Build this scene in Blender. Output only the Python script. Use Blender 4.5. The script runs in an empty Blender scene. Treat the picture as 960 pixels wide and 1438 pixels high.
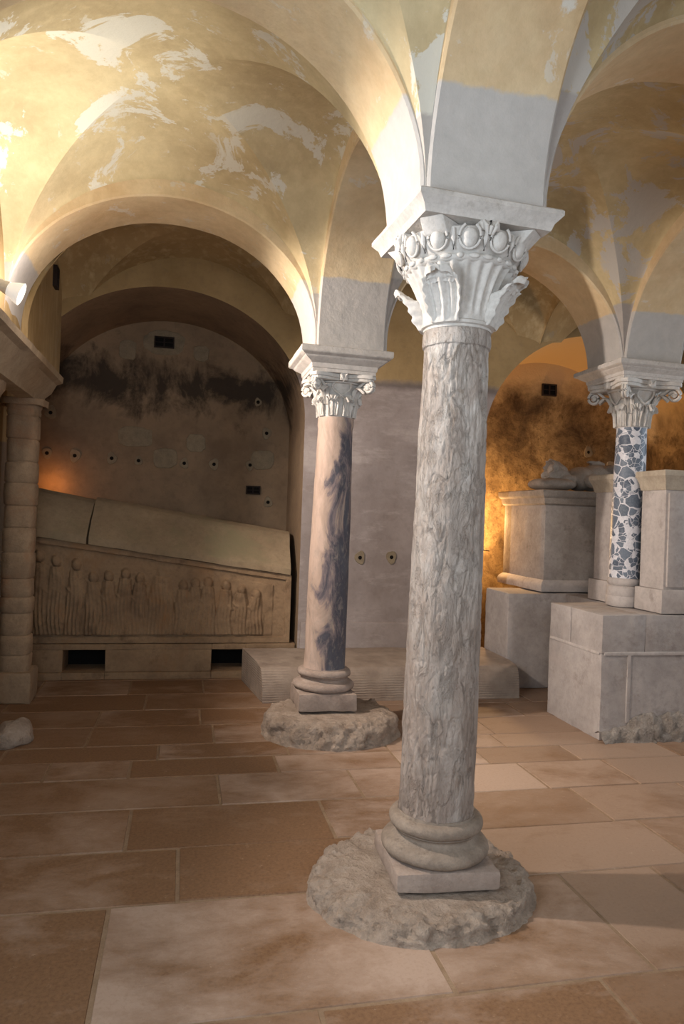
import bpy, bmesh, math, random
from mathutils import Vector, Matrix, noise
random.seed(7)
SC = bpy.context.scene
COL = SC.collection
PI = math.pi
R = math.radians

# ------------------------------------------------------------------ helpers
def lin(h):
    h = h.lstrip('#')
    v = [int(h[i:i+2], 16)/255 for i in (0, 2, 4)]
    return tuple((c/12.92 if c <= .04045 else ((c+.055)/1.055)**2.4) for c in v)+(1,)

class MB:
    """collects faces; build() links them as one mesh object"""
    def __init__(s): s.v = []; s.f = []
    def add(s, vs, fs, mat=None):
        b = len(s.v)
        s.v += [tuple(mat @ Vector(v)) if mat else tuple(v) for v in vs]
        s.f += [tuple(i+b for i in f) for f in fs]
        return s
    def grid(s, pts, closed_u=False, closed_v=False, mat=None):
        n, m = len(pts), len(pts[0])
        vs = [p for row in pts for p in row]; fs = []
        for i in range(n if closed_u else n-1):
            for j in range(m if closed_v else m-1):
                i2, j2 = (i+1) % n, (j+1) % m
                fs.append((i*m+j, i*m+j2, i2*m+j2, i2*m+j))
        return s.add(vs, fs, mat)
    def lathe(s, prof, n=48, fn=None, caps=True, mat=None):
        rows = []
        for r, z in prof:
            row = []
            for k in range(n):
                a = 2*PI*k/n
                rr = r if fn is None else fn(r, z, a)
                row.append((rr*math.cos(a), rr*math.sin(a), z))
            rows.append(row)
        vs = [p for row in rows for p in row]; fs = []
        m = n
        for i in range(len(rows)-1):
            for k in range(n):
                k2 = (k+1) % n
                fs.append((i*m+k, i*m+k2, (i+1)*m+k2, (i+1)*m+k))
        if caps:
            fs.append(tuple(reversed(range(n))))
            fs.append(tuple((len(rows)-1)*m+k for k in range(n)))
        return s.add(vs, fs, mat)
    def bm(s, b, mat=None):
        b.verts.index_update()
        s.add([v.co[:] for v in b.verts], [[v.index for v in f.verts] for f in b.faces], mat)
        b.free(); return s
    def box(s, x0, x1, y0, y1, z0, z1, bev=0.0, cell=0, seg=2, mat=None, taper=None):
        b = bmesh.new()
        bmesh.ops.create_cube(b, size=1)
        for v in b.verts:
            v.co = Vector(((x0+x1)/2+v.co.x*(x1-x0), (y0+y1)/2+v.co.y*(y1-y0), (z0+z1)/2+v.co.z*(z1-z0)))
            if taper: v.co = Vector(taper(v.co))
        if cell:
            for ax in range(3):
                lo = min(v.co[ax] for v in b.verts); hi = max(v.co[ax] for v in b.verts)
                n = max(1, int((hi-lo)/cell))
                for i in range(1, n):
                    c = [0, 0, 0]; c[ax] = lo+(hi-lo)*i/n; no = [0, 0, 0]; no[ax] = 1
                    bmesh.ops.bisect_plane(b, geom=b.verts[:]+b.edges[:]+b.faces[:], plane_co=c, plane_no=no)
        if bev:
            es = [e for e in b.edges if len(e.link_faces) == 2 and e.calc_face_angle() > .6]
            bmesh.ops.bevel(b, geom=es, offset=bev, segments=seg, affect='EDGES', profile=.6)
        return s.bm(b, mat)
    def ball(s, c, r, u=16, v=10, mat=None):
        if not hasattr(r, '__len__'): r = (r, r, r)
        b = bmesh.new(); bmesh.ops.create_uvsphere(b, u_segments=u, v_segments=v, radius=1)
        for w in b.verts: w.co = Vector((c[0]+w.co.x*r[0], c[1]+w.co.y*r[1], c[2]+w.co.z*r[2]))
        return s.bm(b, mat)
    def prism(s, poly, z0, z1, bev=0, mat=None):
        b = bmesh.new()
        vs = [b.verts.new((x, y, z0)) for x, y in poly]
        f = b.faces.new(vs)
        g = bmesh.ops.extrude_face_region(b, geom=[f])
        for e in g['geom']:
            if isinstance(e, bmesh.types.BMVert): e.co.z = z1
        bmesh.ops.recalc_face_normals(b, faces=b.faces[:])
        if bev:
            es = [e for e in b.edges if e.calc_face_angle(0) > .6]
            bmesh.ops.bevel(b, geom=es, offset=bev, segments=2, affect='EDGES', profile=.6)
        return s.bm(b, mat)
    def tube(s, pts, rad, n=8):
        P = [Vector(p) for p in pts]; rows = []
        up = Vector((0, 0, 1))
        for i, p in enumerate(P):
            t = (P[min(i+1, len(P)-1)]-P[max(i-1, 0)]).normalized()
            a = t.cross(up)
            if a.length < 1e-3: a = t.cross(Vector((1, 0, 0)))
            a.normalize(); c = a.cross(t)
            r = rad[i] if hasattr(rad, '__len__') else rad
            rows.append([tuple(p+(a*math.cos(2*PI*k/n)+c*math.sin(2*PI*k/n))*r) for k in range(n)])
        b = len(s.v)
        s.grid(rows, closed_v=True)
        L = len(rows)
        s.f.append(tuple(b+k for k in range(n))); s.f.append(tuple(b+(L-1)*n+k for k in reversed(range(n))))
        return s
    def rough(s, amp, scale, seed=0, zs=1.0, keep=None, hard=True):
        """hand-hewn unevenness along the normals"""
        me = bpy.data.meshes.new('t'); me.from_pydata(s.v, [], s.f); me.update()
        o = Vector((seed*7.31, seed*3.7, seed*1.9))
        out = []
        for v in me.vertices:
            p = Vector((v.co.x*scale, v.co.y*scale, v.co.z*scale*zs))+o
            d = noise.fractal(p, 1.0, 2.0, 4)
            if hard: d = d*.6+.4*noise.noise(p*3.1)
            k = 1 if keep is None else keep(v.co)
            out.append(tuple(v.co+v.normal*d*amp*k))
        s.v = out; bpy.data.meshes.remove(me); return s
    def build(s, name, mat, parent=None, smooth=True, ang=40, weld=False):
        me = bpy.data.meshes.new(name); me.from_pydata(s.v, [], s.f)
        b = bmesh.new(); b.from_mesh(me)
        if weld: bmesh.ops.remove_doubles(b, verts=b.verts[:], dist=1e-5)
        bmesh.ops.recalc_face_normals(b, faces=b.faces[:])
        b.to_mesh(me); b.free()
        if smooth:
            me.shade_smooth(); me.set_sharp_from_angle(angle=R(ang))
        if mat: me.materials.append(mat)
        o = bpy.data.objects.new(name, me); COL.objects.link(o)
        if parent: o.parent = parent
        return o

def empty(name, loc, label, cat, group=None, rz=0):
    o = bpy.data.objects.new(name, None); COL.objects.link(o)
    o.location = loc; o.rotation_euler = (0, 0, rz); o.empty_display_size = .1
    o['label'] = label; o['category'] = cat
    if group: o['group'] = group
    o['kind'] = 'thing'
    return o
def tag(o, label, cat, group=None):
    o['label'] = label; o['category'] = cat
    if group: o['group'] = group
    return o
def struct(o): o['kind'] = 'structure'; return o

# ------------------------------------------------------------------ materials
class NT:
    def __init__(s, name, rough=.9):
        s.m = bpy.data.materials.new(name); s.m.use_nodes = True
        s.t = s.m.node_tree; s.b = s.t.nodes['Principled BSDF']
        s.b.inputs['Roughness'].default_value = rough
        s.b.inputs['Specular IOR Level'].default_value = .25
    def n(s, typ, **kw):
        x = s.t.nodes.new(typ)
        for k, v in kw.items(): setattr(x, k, v)
        return x
    def l(s, a, b): s.t.links.new(a, b)
    def pos(s, obj=False):
        if obj: return s.n('ShaderNodeTexCoord').outputs['Object']
        return s.n('ShaderNodeNewGeometry').outputs['Position']
    def mapp(s, src, scale=(1, 1, 1), loc=(0, 0, 0), rot=(0, 0, 0)):
        m = s.n('ShaderNodeMapping'); m.inputs['Scale'].default_value = scale
        m.inputs['Location'].default_value = loc; m.inputs['Rotation'].default_value = rot
        s.l(src, m.inputs['Vector']); return m.outputs['Vector']
    def noise(s, vec, scale, detail=6, rough=.6, dist=0):
        x = s.n('ShaderNodeTexNoise'); s.l(vec, x.inputs['Vector'])
        x.inputs['Scale'].default_value = scale; x.inputs['Detail'].default_value = detail
        x.inputs['Roughness'].default_value = rough; x.inputs['Distortion'].default_value = dist
        return x.outputs['Fac']
    def ramp(s, fac, stops, interp='LINEAR'):
        x = s.n('ShaderNodeValToRGB'); x.color_ramp.interpolation = interp
        e = x.color_ramp.elements
        while len(e) < len(stops): e.new(.5)
        for el, (p, c) in zip(e, stops):
            el.position = p; el.color = c if len(c) == 4 else tuple(c)+(1,)
        s.l(fac, x.inputs['Fac']); return x.outputs['Color']
    def mask(s, fac, a, b):
        k, w = (0, 0, 0, 1), (1, 1, 1, 1)
        return s.ramp(fac, [(a, k), (b, w)] if a < b else [(b, w), (a, k)])
    def mix(s, fac, a, b, mode='MIX'):
        x = s.n('ShaderNodeMix', data_type='RGBA', blend_type=mode)
        if isinstance(fac, float): x.inputs[0].default_value = fac
        else: s.l(fac, x.inputs[0])
        for sock, v in ((x.inputs[6], a), (x.inputs[7], b)):
            if isinstance(v, tuple): sock.default_value = v
            else: s.l(v, sock)
        return x.outputs[2]
    def math(s, op, a, b=None, c=None):
        x = s.n('ShaderNodeMath', operation=op)
        for i, v in enumerate((a, b, c)):
            if v is None: continue
            if isinstance(v, (int, float)): x.inputs[i].default_value = v
            else: s.l(v, x.inputs[i])
        return x.outputs[0]
    def sep(s, vec):
        x = s.n('ShaderNodeSeparateXYZ'); s.l(vec, x.inputs[0]); return x.outputs
    def bump(s, h, strength=.4, dist=.01, prev=None):
        x = s.n('ShaderNodeBump'); x.inputs['Strength'].default_value = strength
        x.inputs['Distance'].default_value = dist; s.l(h, x.inputs['Height'])
        if prev: s.l(prev, x.inputs['Normal'])
        s.l(x.outputs['Normal'], s.b.inputs['Normal']); return x.outputs['Normal']
    def col(s, c):
        if isinstance(c, tuple): s.b.inputs['Base Color'].default_value = c
        else: s.l(c, s.b.inputs['Base Color'])
    def done(s): return s.m

def plaster(name, ochre, ochre2, white, grey, zg=3.02, patch=(.56, .60), seed=0.0, zslope=0.0):
    t = NT(name, .92); p = t.mapp(t.pos(), loc=(seed, seed*.7, 0))
    n1 = t.noise(p, 1.4, 8, .62); n2 = t.noise(p, 2.3, 10, .68, .6); n3 = t.noise(p, 14, 6, .7)
    c = t.ramp(n1, [(.35, ochre2), (.62, ochre)])
    c = t.mix(t.math('MULTIPLY', t.mask(n3, .35, .75), .28), c, lin('#8f7d5c'))
    streak = t.noise(t.mapp(t.pos(), (9, 9, 1.2)), 1.6, 6, .6)
    c = t.mix(t.math('MULTIPLY', t.mask(streak, .5, .72), .35), c, lin('#d9c59c'))
    c = t.mix(t.mask(n2, patch[0], patch[1]), c, white)
    n4 = t.noise(p, 5.5, 9, .7, .3)
    c = t.mix(t.math('MULTIPLY', t.mask(n4, .60, .64), .6), c, white)
    z = t.sep(t.pos())[2]
    zz = t.math('ADD', z, t.math('MULTIPLY', t.math('SUBTRACT', t.noise(p, 3.0, 8, .7), .5), .08))
    mk = t.mask(t.math('MULTIPLY_ADD', zz, -22.0, zg*22+.5), .35, .65)
    gcol = t.ramp(n3, [(.3, tuple(a*.86 for a in grey[:3])+(1,)), (.7, grey)])
    c = t.mix(mk, c, gcol)
    t.col(c)
    b = t.bump(t.noise(p, 60, 5, .7), .25, .006)
    t.bump(t.noise(p, 7, 5, .6), .35, .02, b)
    return t.done()

def stone(name, c1, c2, c3=None, scale=6, bump=.5, rough=.92, dark=None, obj=False, dist=.012, stretch=(1, 1, 1)):
    t = NT(name, rough); p = t.mapp(t.pos(obj), stretch)
    n = t.noise(p, scale, 8, .65); f = t.noise(p, scale*7, 5, .7)
    c = t.ramp(n, [(.3, c1), (.68, c2)])
    c = t.mix(t.math('MULTIPLY', t.mask(f, .45, .75), .35), c, tuple(x*.55 for x in c1[:3])+(1,))
    if c3: c = t.mix(t.mask(t.noise(p, scale*.45, 8, .7, .5), .54, .66), c, c3)
    if dark: c = t.mix(t.math('MULTIPLY', t.mask(t.noise(p, scale*1.3, 9, .75), .56, .7), .7), c, dark)
    t.col(c)
    b = t.bump(f, bump, dist*.5)
    t.bump(n, bump, dist*2, b)
    return t.done()

M = {}
M['vault'] = plaster('aged_ochre_plaster', lin('#ccbb95'), lin('#b3a07c'), lin('#cdc8ba'), lin('#b3aca4'), zg=2.98, patch=(.555, .575))
M['vault2'] = plaster('aged_ochre_plaster_patched', lin('#c6b48d'), lin('#ad9870'), lin('#b7b1a8'), lin('#a9a29c'), zg=3.12, patch=(.51, .53), seed=3.3)
M['band'] = plaster('ochre_plaster_over_grey_mortar', lin('#d9c4a0'), lin('#c6a880'), lin('#d0cabd'), lin('#bbb6b0'), zg=3.07, patch=(.63, .67), seed=1.1)
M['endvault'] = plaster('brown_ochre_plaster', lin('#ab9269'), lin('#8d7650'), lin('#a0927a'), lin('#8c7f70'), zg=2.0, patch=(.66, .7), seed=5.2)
M['wall'] = stone('grey_lime_plaster_wall', lin('#8f8078'), lin('#b0a29a'), lin('#a5998a'), scale=2.2, bump=.3, dark=lin('#6f625a'))
def end_wall():
    t = NT('grey_plaster_below_ochre_above', .92); p = t.pos()
    n = t.noise(p, 2.0, 8, .65); f = t.noise(p, 15, 6, .7)
    g = t.ramp(n, [(.3, lin('#857a75')), (.7, lin('#a59a95'))])
    g = t.mix(t.mask(t.noise(t.mapp(p, (.6, 1, 1.8)), 2.2, 8, .7), .5, .68), g, lin('#b3a8a2'))
    z = t.math('ADD', t.sep(p)[2], t.math('MULTIPLY', t.math('SUBTRACT', n, .5), .12))
    o = t.ramp(n, [(.3, lin('#8d7650')), (.7, lin('#ab9269'))])
    c = t.mix(t.mask(t.math('MULTIPLY_ADD', z, 10, -27.4), .2, .8), g, o)
    bl = t.math('ABSOLUTE', t.math('SUBTRACT', z, 2.76))
    c = t.mix(t.math('MULTIPLY', t.mask(bl, .06, .01), .6), c, lin('#4a4038'))
    c = t.mix(t.math('MULTIPLY', t.mask(f, .5, .8), .3), c, lin('#5f544d'))
    t.col(c); t.bump(f, .35, .01); return t.done()
def soot_wall():
    t = NT('sooty_niche_wall', .93); p = t.pos()
    n = t.noise(p, 1.6, 8, .65); f = t.noise(p, 16, 6, .7)
    c = t.ramp(n, [(.32, lin('#75624f')), (.66, lin('#967f66'))])
    c = t.mix(t.math('MULTIPLY', t.mask(f, .5, .8), .4), c, lin('#5a4a3c'))
    z = t.sep(p)[2]
    # black mould grows in a belt below the lunette
    d = t.math('ABSOLUTE', t.math('SUBTRACT', z, 2.75))
    belt = t.math('SUBTRACT', .62, t.math('MULTIPLY', d, .55))
    s = t.noise(t.mapp(p, (1.3, 1.3, .8)), 1.9, 9, .7, .4)
    mk = t.mask(t.math('ADD', t.math('MULTIPLY', s, 1.0), t.math('SUBTRACT', belt, .50)), .47, .62)
    c = t.mix(t.math('MULTIPLY', mk, .85), c, lin('#2b2622'))
    t.col(c); t.bump(f, .35, .01); return t.done()
M['soot'] = soot_wall(); M['endwall'] = end_wall()
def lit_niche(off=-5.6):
    t = NT('peeling_ochre_painted_glow', .93); p = t.pos()
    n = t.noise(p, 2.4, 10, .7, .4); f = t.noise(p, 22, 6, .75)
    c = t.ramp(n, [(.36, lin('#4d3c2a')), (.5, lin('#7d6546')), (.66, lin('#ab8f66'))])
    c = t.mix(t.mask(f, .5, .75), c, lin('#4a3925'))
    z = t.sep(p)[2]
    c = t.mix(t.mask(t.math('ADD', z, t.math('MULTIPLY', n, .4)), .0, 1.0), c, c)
    up = t.mask(t.math('MULTIPLY_ADD', t.math('ADD', z, t.math('MULTIPLY', n, .5)), 2.0, off), .2, .8)  # lamp glow toward the niche crown put into the colour, paler upward
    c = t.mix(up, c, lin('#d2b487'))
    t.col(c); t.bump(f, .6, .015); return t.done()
M['niche2'] = lit_niche(-6.05); M['reveal2'] = lit_niche(-5.3)  # the reveal copy starts its painted glow lower down

M['white'] = stone('whitewashed_carved_marble', lin('#bcb7b0'), lin('#d6d2cc'), scale=9, bump=.22, dark=lin('#b5a796'))
M['impost'] = stone('pale_limestone_impost', lin('#b3ada6'), lin('#cfc9c2'), scale=7, bump=.35, dark=lin('#8f877c'))
def shaft_a():
    t = NT('peeling_white_marble_shaft', .85); p = t.pos(True)
    v = t.mapp(p, (5, 5, 1.5)); n = t.noise(v, 1.8, 9, .68, .8); f = t.noise(t.mapp(p, (14, 14, 5)), 2.2, 8, .7, 1.2)
    c = t.ramp(n, [(.3, lin('#a8978b')), (.5, lin('#c2b6ac')), (.66, lin('#dcd5cd'))])
    c = t.mix(t.math('MULTIPLY', t.mask(f, .54, .66), .5), c, lin('#8b7763'))
    band = t.noise(t.mapp(p, (1.5, 1.5, 2.2)), 1.5, 5, .6)
    c = t.mix(t.math('MULTIPLY', t.mask(band, .52, .62), .45), c, lin('#a8978a'))
    lower = t.math('MULTIPLY_ADD', t.sep(p)[2], -.8, 1.55)
    c = t.mix(t.math('MULTIPLY', t.mask(t.math('ADD', lower, t.math('SUBTRACT', n, .5)), .1, 1.0), .55), c, lin('#9c8778'))
    cr = t.noise(t.mapp(p, (7, 7, 2.4)), 1.7, 7, .62, .7)
    d = t.math('ABSOLUTE', t.math('SUBTRACT', cr, .5))
    line = t.mask(d, .008, .002)
    c = t.mix(t.math('MULTIPLY', line, .35), c, lin('#7d6b5b'))
    t.col(c); b = t.bump(f, 1.0, .02); b = t.bump(n, .8, .04, b); t.bump(t.mask(d, .0, .035), .7, .012, b); return t.done()
M['shaftA'] = shaft_a()
def shaft_b():
    t = NT('grey_veined_rose_marble_shaft', .7); p = t.pos(True)
    ang = t.sep(p)
    n = t.noise(t.mapp(p, (6, 6, 2.0), rot=(0, .25, 0)), 1.0, 10, .62, 1.0)
    bias = t.math('MULTIPLY_ADD', ang[0], 1.05, t.math('MULTIPLY', ang[2], -.05))  # marbling skewed: lamp-lit left painted rosier, shaded right painted darker
    fac = t.math('ADD', n, bias)
    c = t.ramp(fac, [(.27, lin('#b7a091')), (.39, lin('#a59081')), (.45, lin('#75696a')), (.51, lin('#4c4a51')), (.72, lin('#63646b'))])
    f = t.noise(t.mapp(p, (12, 12, 5)), 2.2, 8, .75, .6)
    c = t.mix(t.math('MULTIPLY', t.mask(f, .52, .68), .7), c, lin('#9a8d82'))
    t.col(c); t.bump(f, .5, .01); return t.done()
M['shaftB'] = shaft_b()
def shaft_c():
    t = NT('black_and_white_breccia', .45); p = t.pos(True)
    w = t.n('ShaderNodeVectorMath', operation='ADD'); no = t.n('ShaderNodeTexNoise')
    no.inputs['Scale'].default_value = 9; t.l(p, no.inputs['Vector'])
    sc = t.n('ShaderNodeVectorMath', operation='SCALE'); sc.inputs['Scale'].default_value = .045
    t.l(no.outputs['Color'], sc.inputs[0]); t.l(p, w.inputs[0]); t.l(sc.outputs[0], w.inputs[1])
    def vor(scale, feat):
        x = t.n('ShaderNodeTexVoronoi', feature=feat); x.inputs['Scale'].default_value = scale
        x.inputs['Randomness'].default_value = 1
        t.l(w.outputs[0], x.inputs['Vector']); return x
    e = vor(12, 'DISTANCE_TO_EDGE').outputs['Distance']; cc = vor(12, 'F1').outputs['Color']
    e2 = vor(27, 'DISTANCE_TO_EDGE').outputs['Distance']; c2 = vor(27, 'F1').outputs['Color']
    s = t.sep(cc); s2 = t.sep(c2); nn = t.noise(p, 22, 5, .65); nf = t.noise(p, 70, 4, .7)
    white = t.ramp(nf, [(.3, lin('#bdbcc2')), (.7, lin('#dcdadb'))])
    chunk = t.ramp(s[0], [(.0, lin('#4a5260')), (.5, lin('#6a737f')), (1, lin('#59616c'))])
    chunk = t.mix(t.math('MULTIPLY', t.mask(nf, .45, .7), .4), chunk, lin('#8a929c'))
    ee = t.math('SUBTRACT', e, t.math('MULTIPLY', t.math('SUBTRACT', nn, .42), .16))
    big = t.mix(t.mask(ee, .03, .042), white, chunk)
    ee2 = t.math('SUBTRACT', e2, t.math('MULTIPLY', t.math('SUBTRACT', nn, .42), .10))
    sm = t.mix(t.mask(ee2, .02, .03), white, t.mix(t.mask(s2[1], .55, .56), chunk, white))
    c = t.mix(t.mask(s[1], .52, .53), big, sm)
    t.col(c); return t.done()
M['shaftC'] = shaft_c()
M['base'] = stone('worn_grey_stone_base', lin('#7d6f62'), lin('#9c8d7e'), scale=9, bump=.5, obj=True, dark=lin('#5d5045'))
M['plinth'] = stone('worn_limestone_plinth', lin('#8c7b70'), lin('#a9988b'), scale=8, bump=.6, obj=True)
M['footing'] = stone('rough_rubble_footing', lin('#8f7d6d'), lin('#b3a292'), scale=9, bump=.9, dark=lin('#5f4a37'), dist=.02)
M['sarc'] = stone('brown_weathered_sandstone', lin('#806851'), lin('#9c8265'), lin('#8f7052'), scale=4, bump=.5, dark=lin('#5f4a38'))
M['lid'] = stone('grey_brown_stone_lid', lin('#85735c'), lin('#a08c71'), lin('#857a5f'), scale=3, bump=.4)
M['tomb'] = stone('grey_tomb_limestone', lin('#958b83'), lin('#b3aaa2'), scale=5, bump=.35, dark=lin('#70675f'))
M['tombpale'] = stone('pale_tomb_limestone', lin('#a39a94'), lin('#c0b7b1'), scale=4, bump=.3, dark=lin('#8a8079'))
M['effigy'] = stone('grey_effigy_stone', lin('#8b8075'), lin('#a99d91'), scale=12, bump=.25)
M['platform'] = stone('grey_rendered_masonry', lin('#9a928d'), lin('#b9b0aa'), lin('#a89d97'), scale=3, bump=.55, dark=lin('#7d736c'))
M['rubble'] = stone('crumbling_mortar_rubble', lin('#978b80'), lin('#c4b9ae'), scale=14, bump=1.0, dark=lin('#4d443d'), dist=.03)
M['kerb'] = stone('tooled_limestone_kerb', lin('#8a7c6c'), lin('#a99a88'), scale=6, bump=.6)
M['drum'] = stone('yellow_stone_drums', lin('#86705a'), lin('#a38b70'), lin('#937358'), scale=5, bump=.5, dark=lin('#77634c'))
M['cornice'] = stone('dusty_stone_cornice', lin('#94816a'), lin('#b09d83'), scale=5, bump=.45)
def flat(name, c, rough=.6, metal=0.0):
    t = NT(name, rough); p = t.pos(); n = t.noise(p, 40, 4, .6)
    t.col(t.ramp(n, [(.3, tuple(x*.8 for x in c[:3])+(1,)), (.7, c)])); t.b.inputs['Metallic'].default_value = metal
    return t.done()
M['black'] = flat('hole_shade_black', lin('#14110f'), .95)  # near-black stands in for shade inside holes, vents and openings
M['iron'] = flat('rusty_iron_grille', lin('#2c2320'), .8)
M['enamel'] = flat('white_enamel', lin('#e8e6e0'), .35)
def glassmat():
    t = NT('lit_glass_bell', .2); t.b.inputs['Base Color'].default_value = (.8, .8, .78, 1); t.b.inputs['Emission Color'].default_value = (1, .96, .9, 1)
    t.b.inputs['Emission Strength'].default_value = .35; return t.done()
M['glass'] = glassmat()
M['chrome'] = flat('polished_reflector', lin('#e4e2de'), .15, 1.0)
M['cable'] = flat('black_rubber_cable', lin('#17130f'), .6)
M['mortar'] = stone('pale_mortar_patch', lin('#7d705d'), lin('#94866f'), scale=14, bump=.4)
def bulbmat():
    t = NT('glowing_bulb'); t.b.inputs['Emission Color'].default_value = (1, .93, .82, 1)
    t.b.inputs['Emission Strength'].default_value = 14; return t.done()
M['bulb'] = bulbmat()
def floormat():
    t = NT('worn_terracotta_stained_flags', .62); p = t.pos()
    a = t.n('ShaderNodeAttribute', attribute_name='slab'); s = t.sep(a.outputs['Color'])
    w = t.n('ShaderNodeVectorMath', operation='ADD'); t.l(p, w.inputs[0]); t.l(a.outputs['Color'], w.inputs[1])
    q = t.mapp(w.outputs[0], (1, 1.5, 1))
    n = t.noise(q, 1.7, 9, .62, .4); f = t.noise(q, 9, 8, .72, .3); g = t.noise(p, 70, 4, .7)
    base = t.ramp(s[1], [(0, lin('#8d7460')), (.5, lin('#9d8470')), (1, lin('#af9887'))])
    brown = t.ramp(g, [(.3, lin('#6c503a')), (.7, lin('#89694d'))])
    fac = t.math('ADD', t.math('ADD', n, t.math('MULTIPLY', f, .35)), t.math('MULTIPLY_ADD', s[0], .42, -.36))
    c = t.mix(t.mask(fac, .38, .68), base, brown)
    sp = t.noise(p, 26, 8, .8); c = t.mix(t.math('MULTIPLY', t.mask(sp, .60, .68), .35), c, lin('#c4ae96'))
    c = t.mix(t.math('MULTIPLY', t.mask(g, .5, .8), .3), c, lin('#6e4a30'))
    t.col(c); b = t.bump(g, .2, .004); t.bump(f, .3, .01, b); return t.done()
M['floor'] = floormat()
M['joint'] = stone('pale_floor_joint', lin('#846c55'), lin('#9a836b'), scale=14, bump=.3)

# ------------------------------------------------------------------ layout (metres; Y = depth of the aisle)
XL, XA, XC, XR = -1.12, 1.07, 3.38, 5.75
Y0, YA, YB, YE, YW = .55, 2.80, 5.05, 6.60, -1.75
HB, HW = .255, .235          # pier half width, arch band half width
ZS, RISE = 2.70, .82         # springing, rise of the arch bands
XN = -1.42                   # left wall of the end bay
piers = {(XA, YA): 2.70, (XA, YB): 2.63, (XC, YB): 2.72, (XC, YA): 2.70, (XA, Y0): 2.70, (XC, Y0): 2.70}

# ------------------------------------------------------------------ floor
def make_floor():
    mb = MB(); tint = []
    x0, x1 = -1.75, 6.0
    rows = [-1.75, -1.2, -.6, 0., .52, 1.02, 1.52, 2.17, 2.85, 3.31, 3.77, 4.2, 4.5, 4.78, 5.2, 5.62, 6.1, 6.6, 7.7]
    cuts = {2.17: [-.95, -.22, .9, 1.62], 2.85: [-.9, .03, .95], 3.31: [-1.0, -.2, .75], 3.77: [-1.1, .24, 1.0], 1.52: [-.7, .46, 1.4],
            4.2: [-.7, -.25, .6], 4.5: [-1., -.1, .7], 4.78: [-.55, .25, .9]}
    rnd = random.Random(5)
    g = .004
    for r in range(len(rows)-1):
        ya, yb = rows[r], rows[r+1]
        xs = list(cuts.get(ya, []))
        if not xs:
            x = x0+rnd.uniform(.3, .9)
            while x < 1.0: xs.append(x); x += rnd.uniform(.6, 1.1)
        xs.append(max(xs[-1]+.45, 1.35))
        while xs[-1] < x1-.5: xs.append(xs[-1]+rnd.uniform(.5, .95))
        xs = [x0]+xs+[x1]
        for k in range(len(xs)-1):
            a, b = xs[k]+g, xs[k+1]-g
            c, d = ya+g, yb-g
            h = rnd.uniform(-.0015, .0015)
            jit = [rnd.uniform(-.006, .006) for _ in range(4)]
            bv = .006
            P = [(a, c+jit[0], -.012), (b, c+jit[1], -.012), (b, d+jit[2], -.012), (a, d+jit[3], -.012)]
            Q = [(a+bv, c+bv+jit[0], h), (b-bv, c+bv+jit[1], h), (b-bv, d-bv+jit[2], h), (a+bv, d-bv+jit[3], h)]
            mb.add(P+Q, [(4, 5, 6, 7), (0, 1, 5, 4), (1, 2, 6, 5), (2, 3, 7, 6), (3, 0, 4, 7)])
            xm, ym = (a+b)/2, (c+d)/2
            brown = .75 if xm < .6 else (.5 if xm < 1.6 else .22)  # lamp beam put into slab tint: unlit left browner, lit right paler
            if ym > 4.3 and xm < .9: brown = .8
            brown = min(1, max(0, brown+rnd.uniform(-.22, .25)))
            if abs(ya-2.17) < .01 and -.3 < xm < .9: brown = .42
            if abs(ya-1.52) < .01: brown = .7
            if abs(ya-2.85) < .01 and xm < .9: brown = .9
            tint += [(brown, rnd.random(), rnd.random()*3, 1)]*5
    o = mb.build('floor', M['floor'], smooth=False)
    # bmesh keeps face order
    at = o.data.color_attributes.new('slab', 'FLOAT_COLOR', 'CORNER')
    for p in o.data.polygons:
        for li in p.loop_indices: at.data[li].color = tint[p.index]
    struct(o)
    j = MB().box(x0, x1, -1.75, 7.7, -.2, -.004).build('joint_bed', M['joint'], o, smooth=False)
make_floor()

# ------------------------------------------------------------------ vaults
def web(name, x0, x1, y0, y1, mat, rise=.95, dome=.19, n=28, zs=2.68, seed=0, ycut=None):
    mb = MB(); xc, rx, yc, ry = (x0+x1)/2, (x1-x0)/2, (y0+y1)/2, (y1-y0)/2
    A = [-PI/2+PI*i/(2*n) for i in range(2*n+1)]
    z = lambda a, b: zs+rise*max(math.cos(a), math.cos(b))+dome*math.cos(a)*math.cos(b)
    vs = []; N = 2*n+1
    for a in A:
        for b in A:
            x, y = xc+rx*math.sin(a), yc+ry*math.sin(b)
            k = noise.noise(Vector((x*2.2, y*2.2, seed)))*.012*min(1, 3*math.cos(a))*min(1, 3*math.cos(b))
            vs.append((x, y, z(a, b)+k))
    fs = []
    for i in range(2*n):
        for j in range(2*n):
            q = (i*N+j, (i+1)*N+j, (i+1)*N+j+1, i*N+j+1)
            if (i < n) == (j < n): fs += [(q[0], q[1], q[2]), (q[0], q[2], q[3])]
            else: fs += [(q[0], q[1], q[3]), (q[1], q[2], q[3])]
    mb.add(vs, fs)
    if ycut:
        b = bmesh.new(); bv = [b.verts.new(v) for v in mb.v]
        for f in mb.f: b.faces.new([bv[i] for i in f])
        bmesh.ops.bisect_plane(b, geom=b.verts[:]+b.edges[:]+b.faces[:], plane_co=(0, ycut+.01, 0), plane_no=(0, 1, 0), clear_outer=True)
        mb = MB().bm(b)
    return struct(mb.build(name, mat, ang=22))

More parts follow.
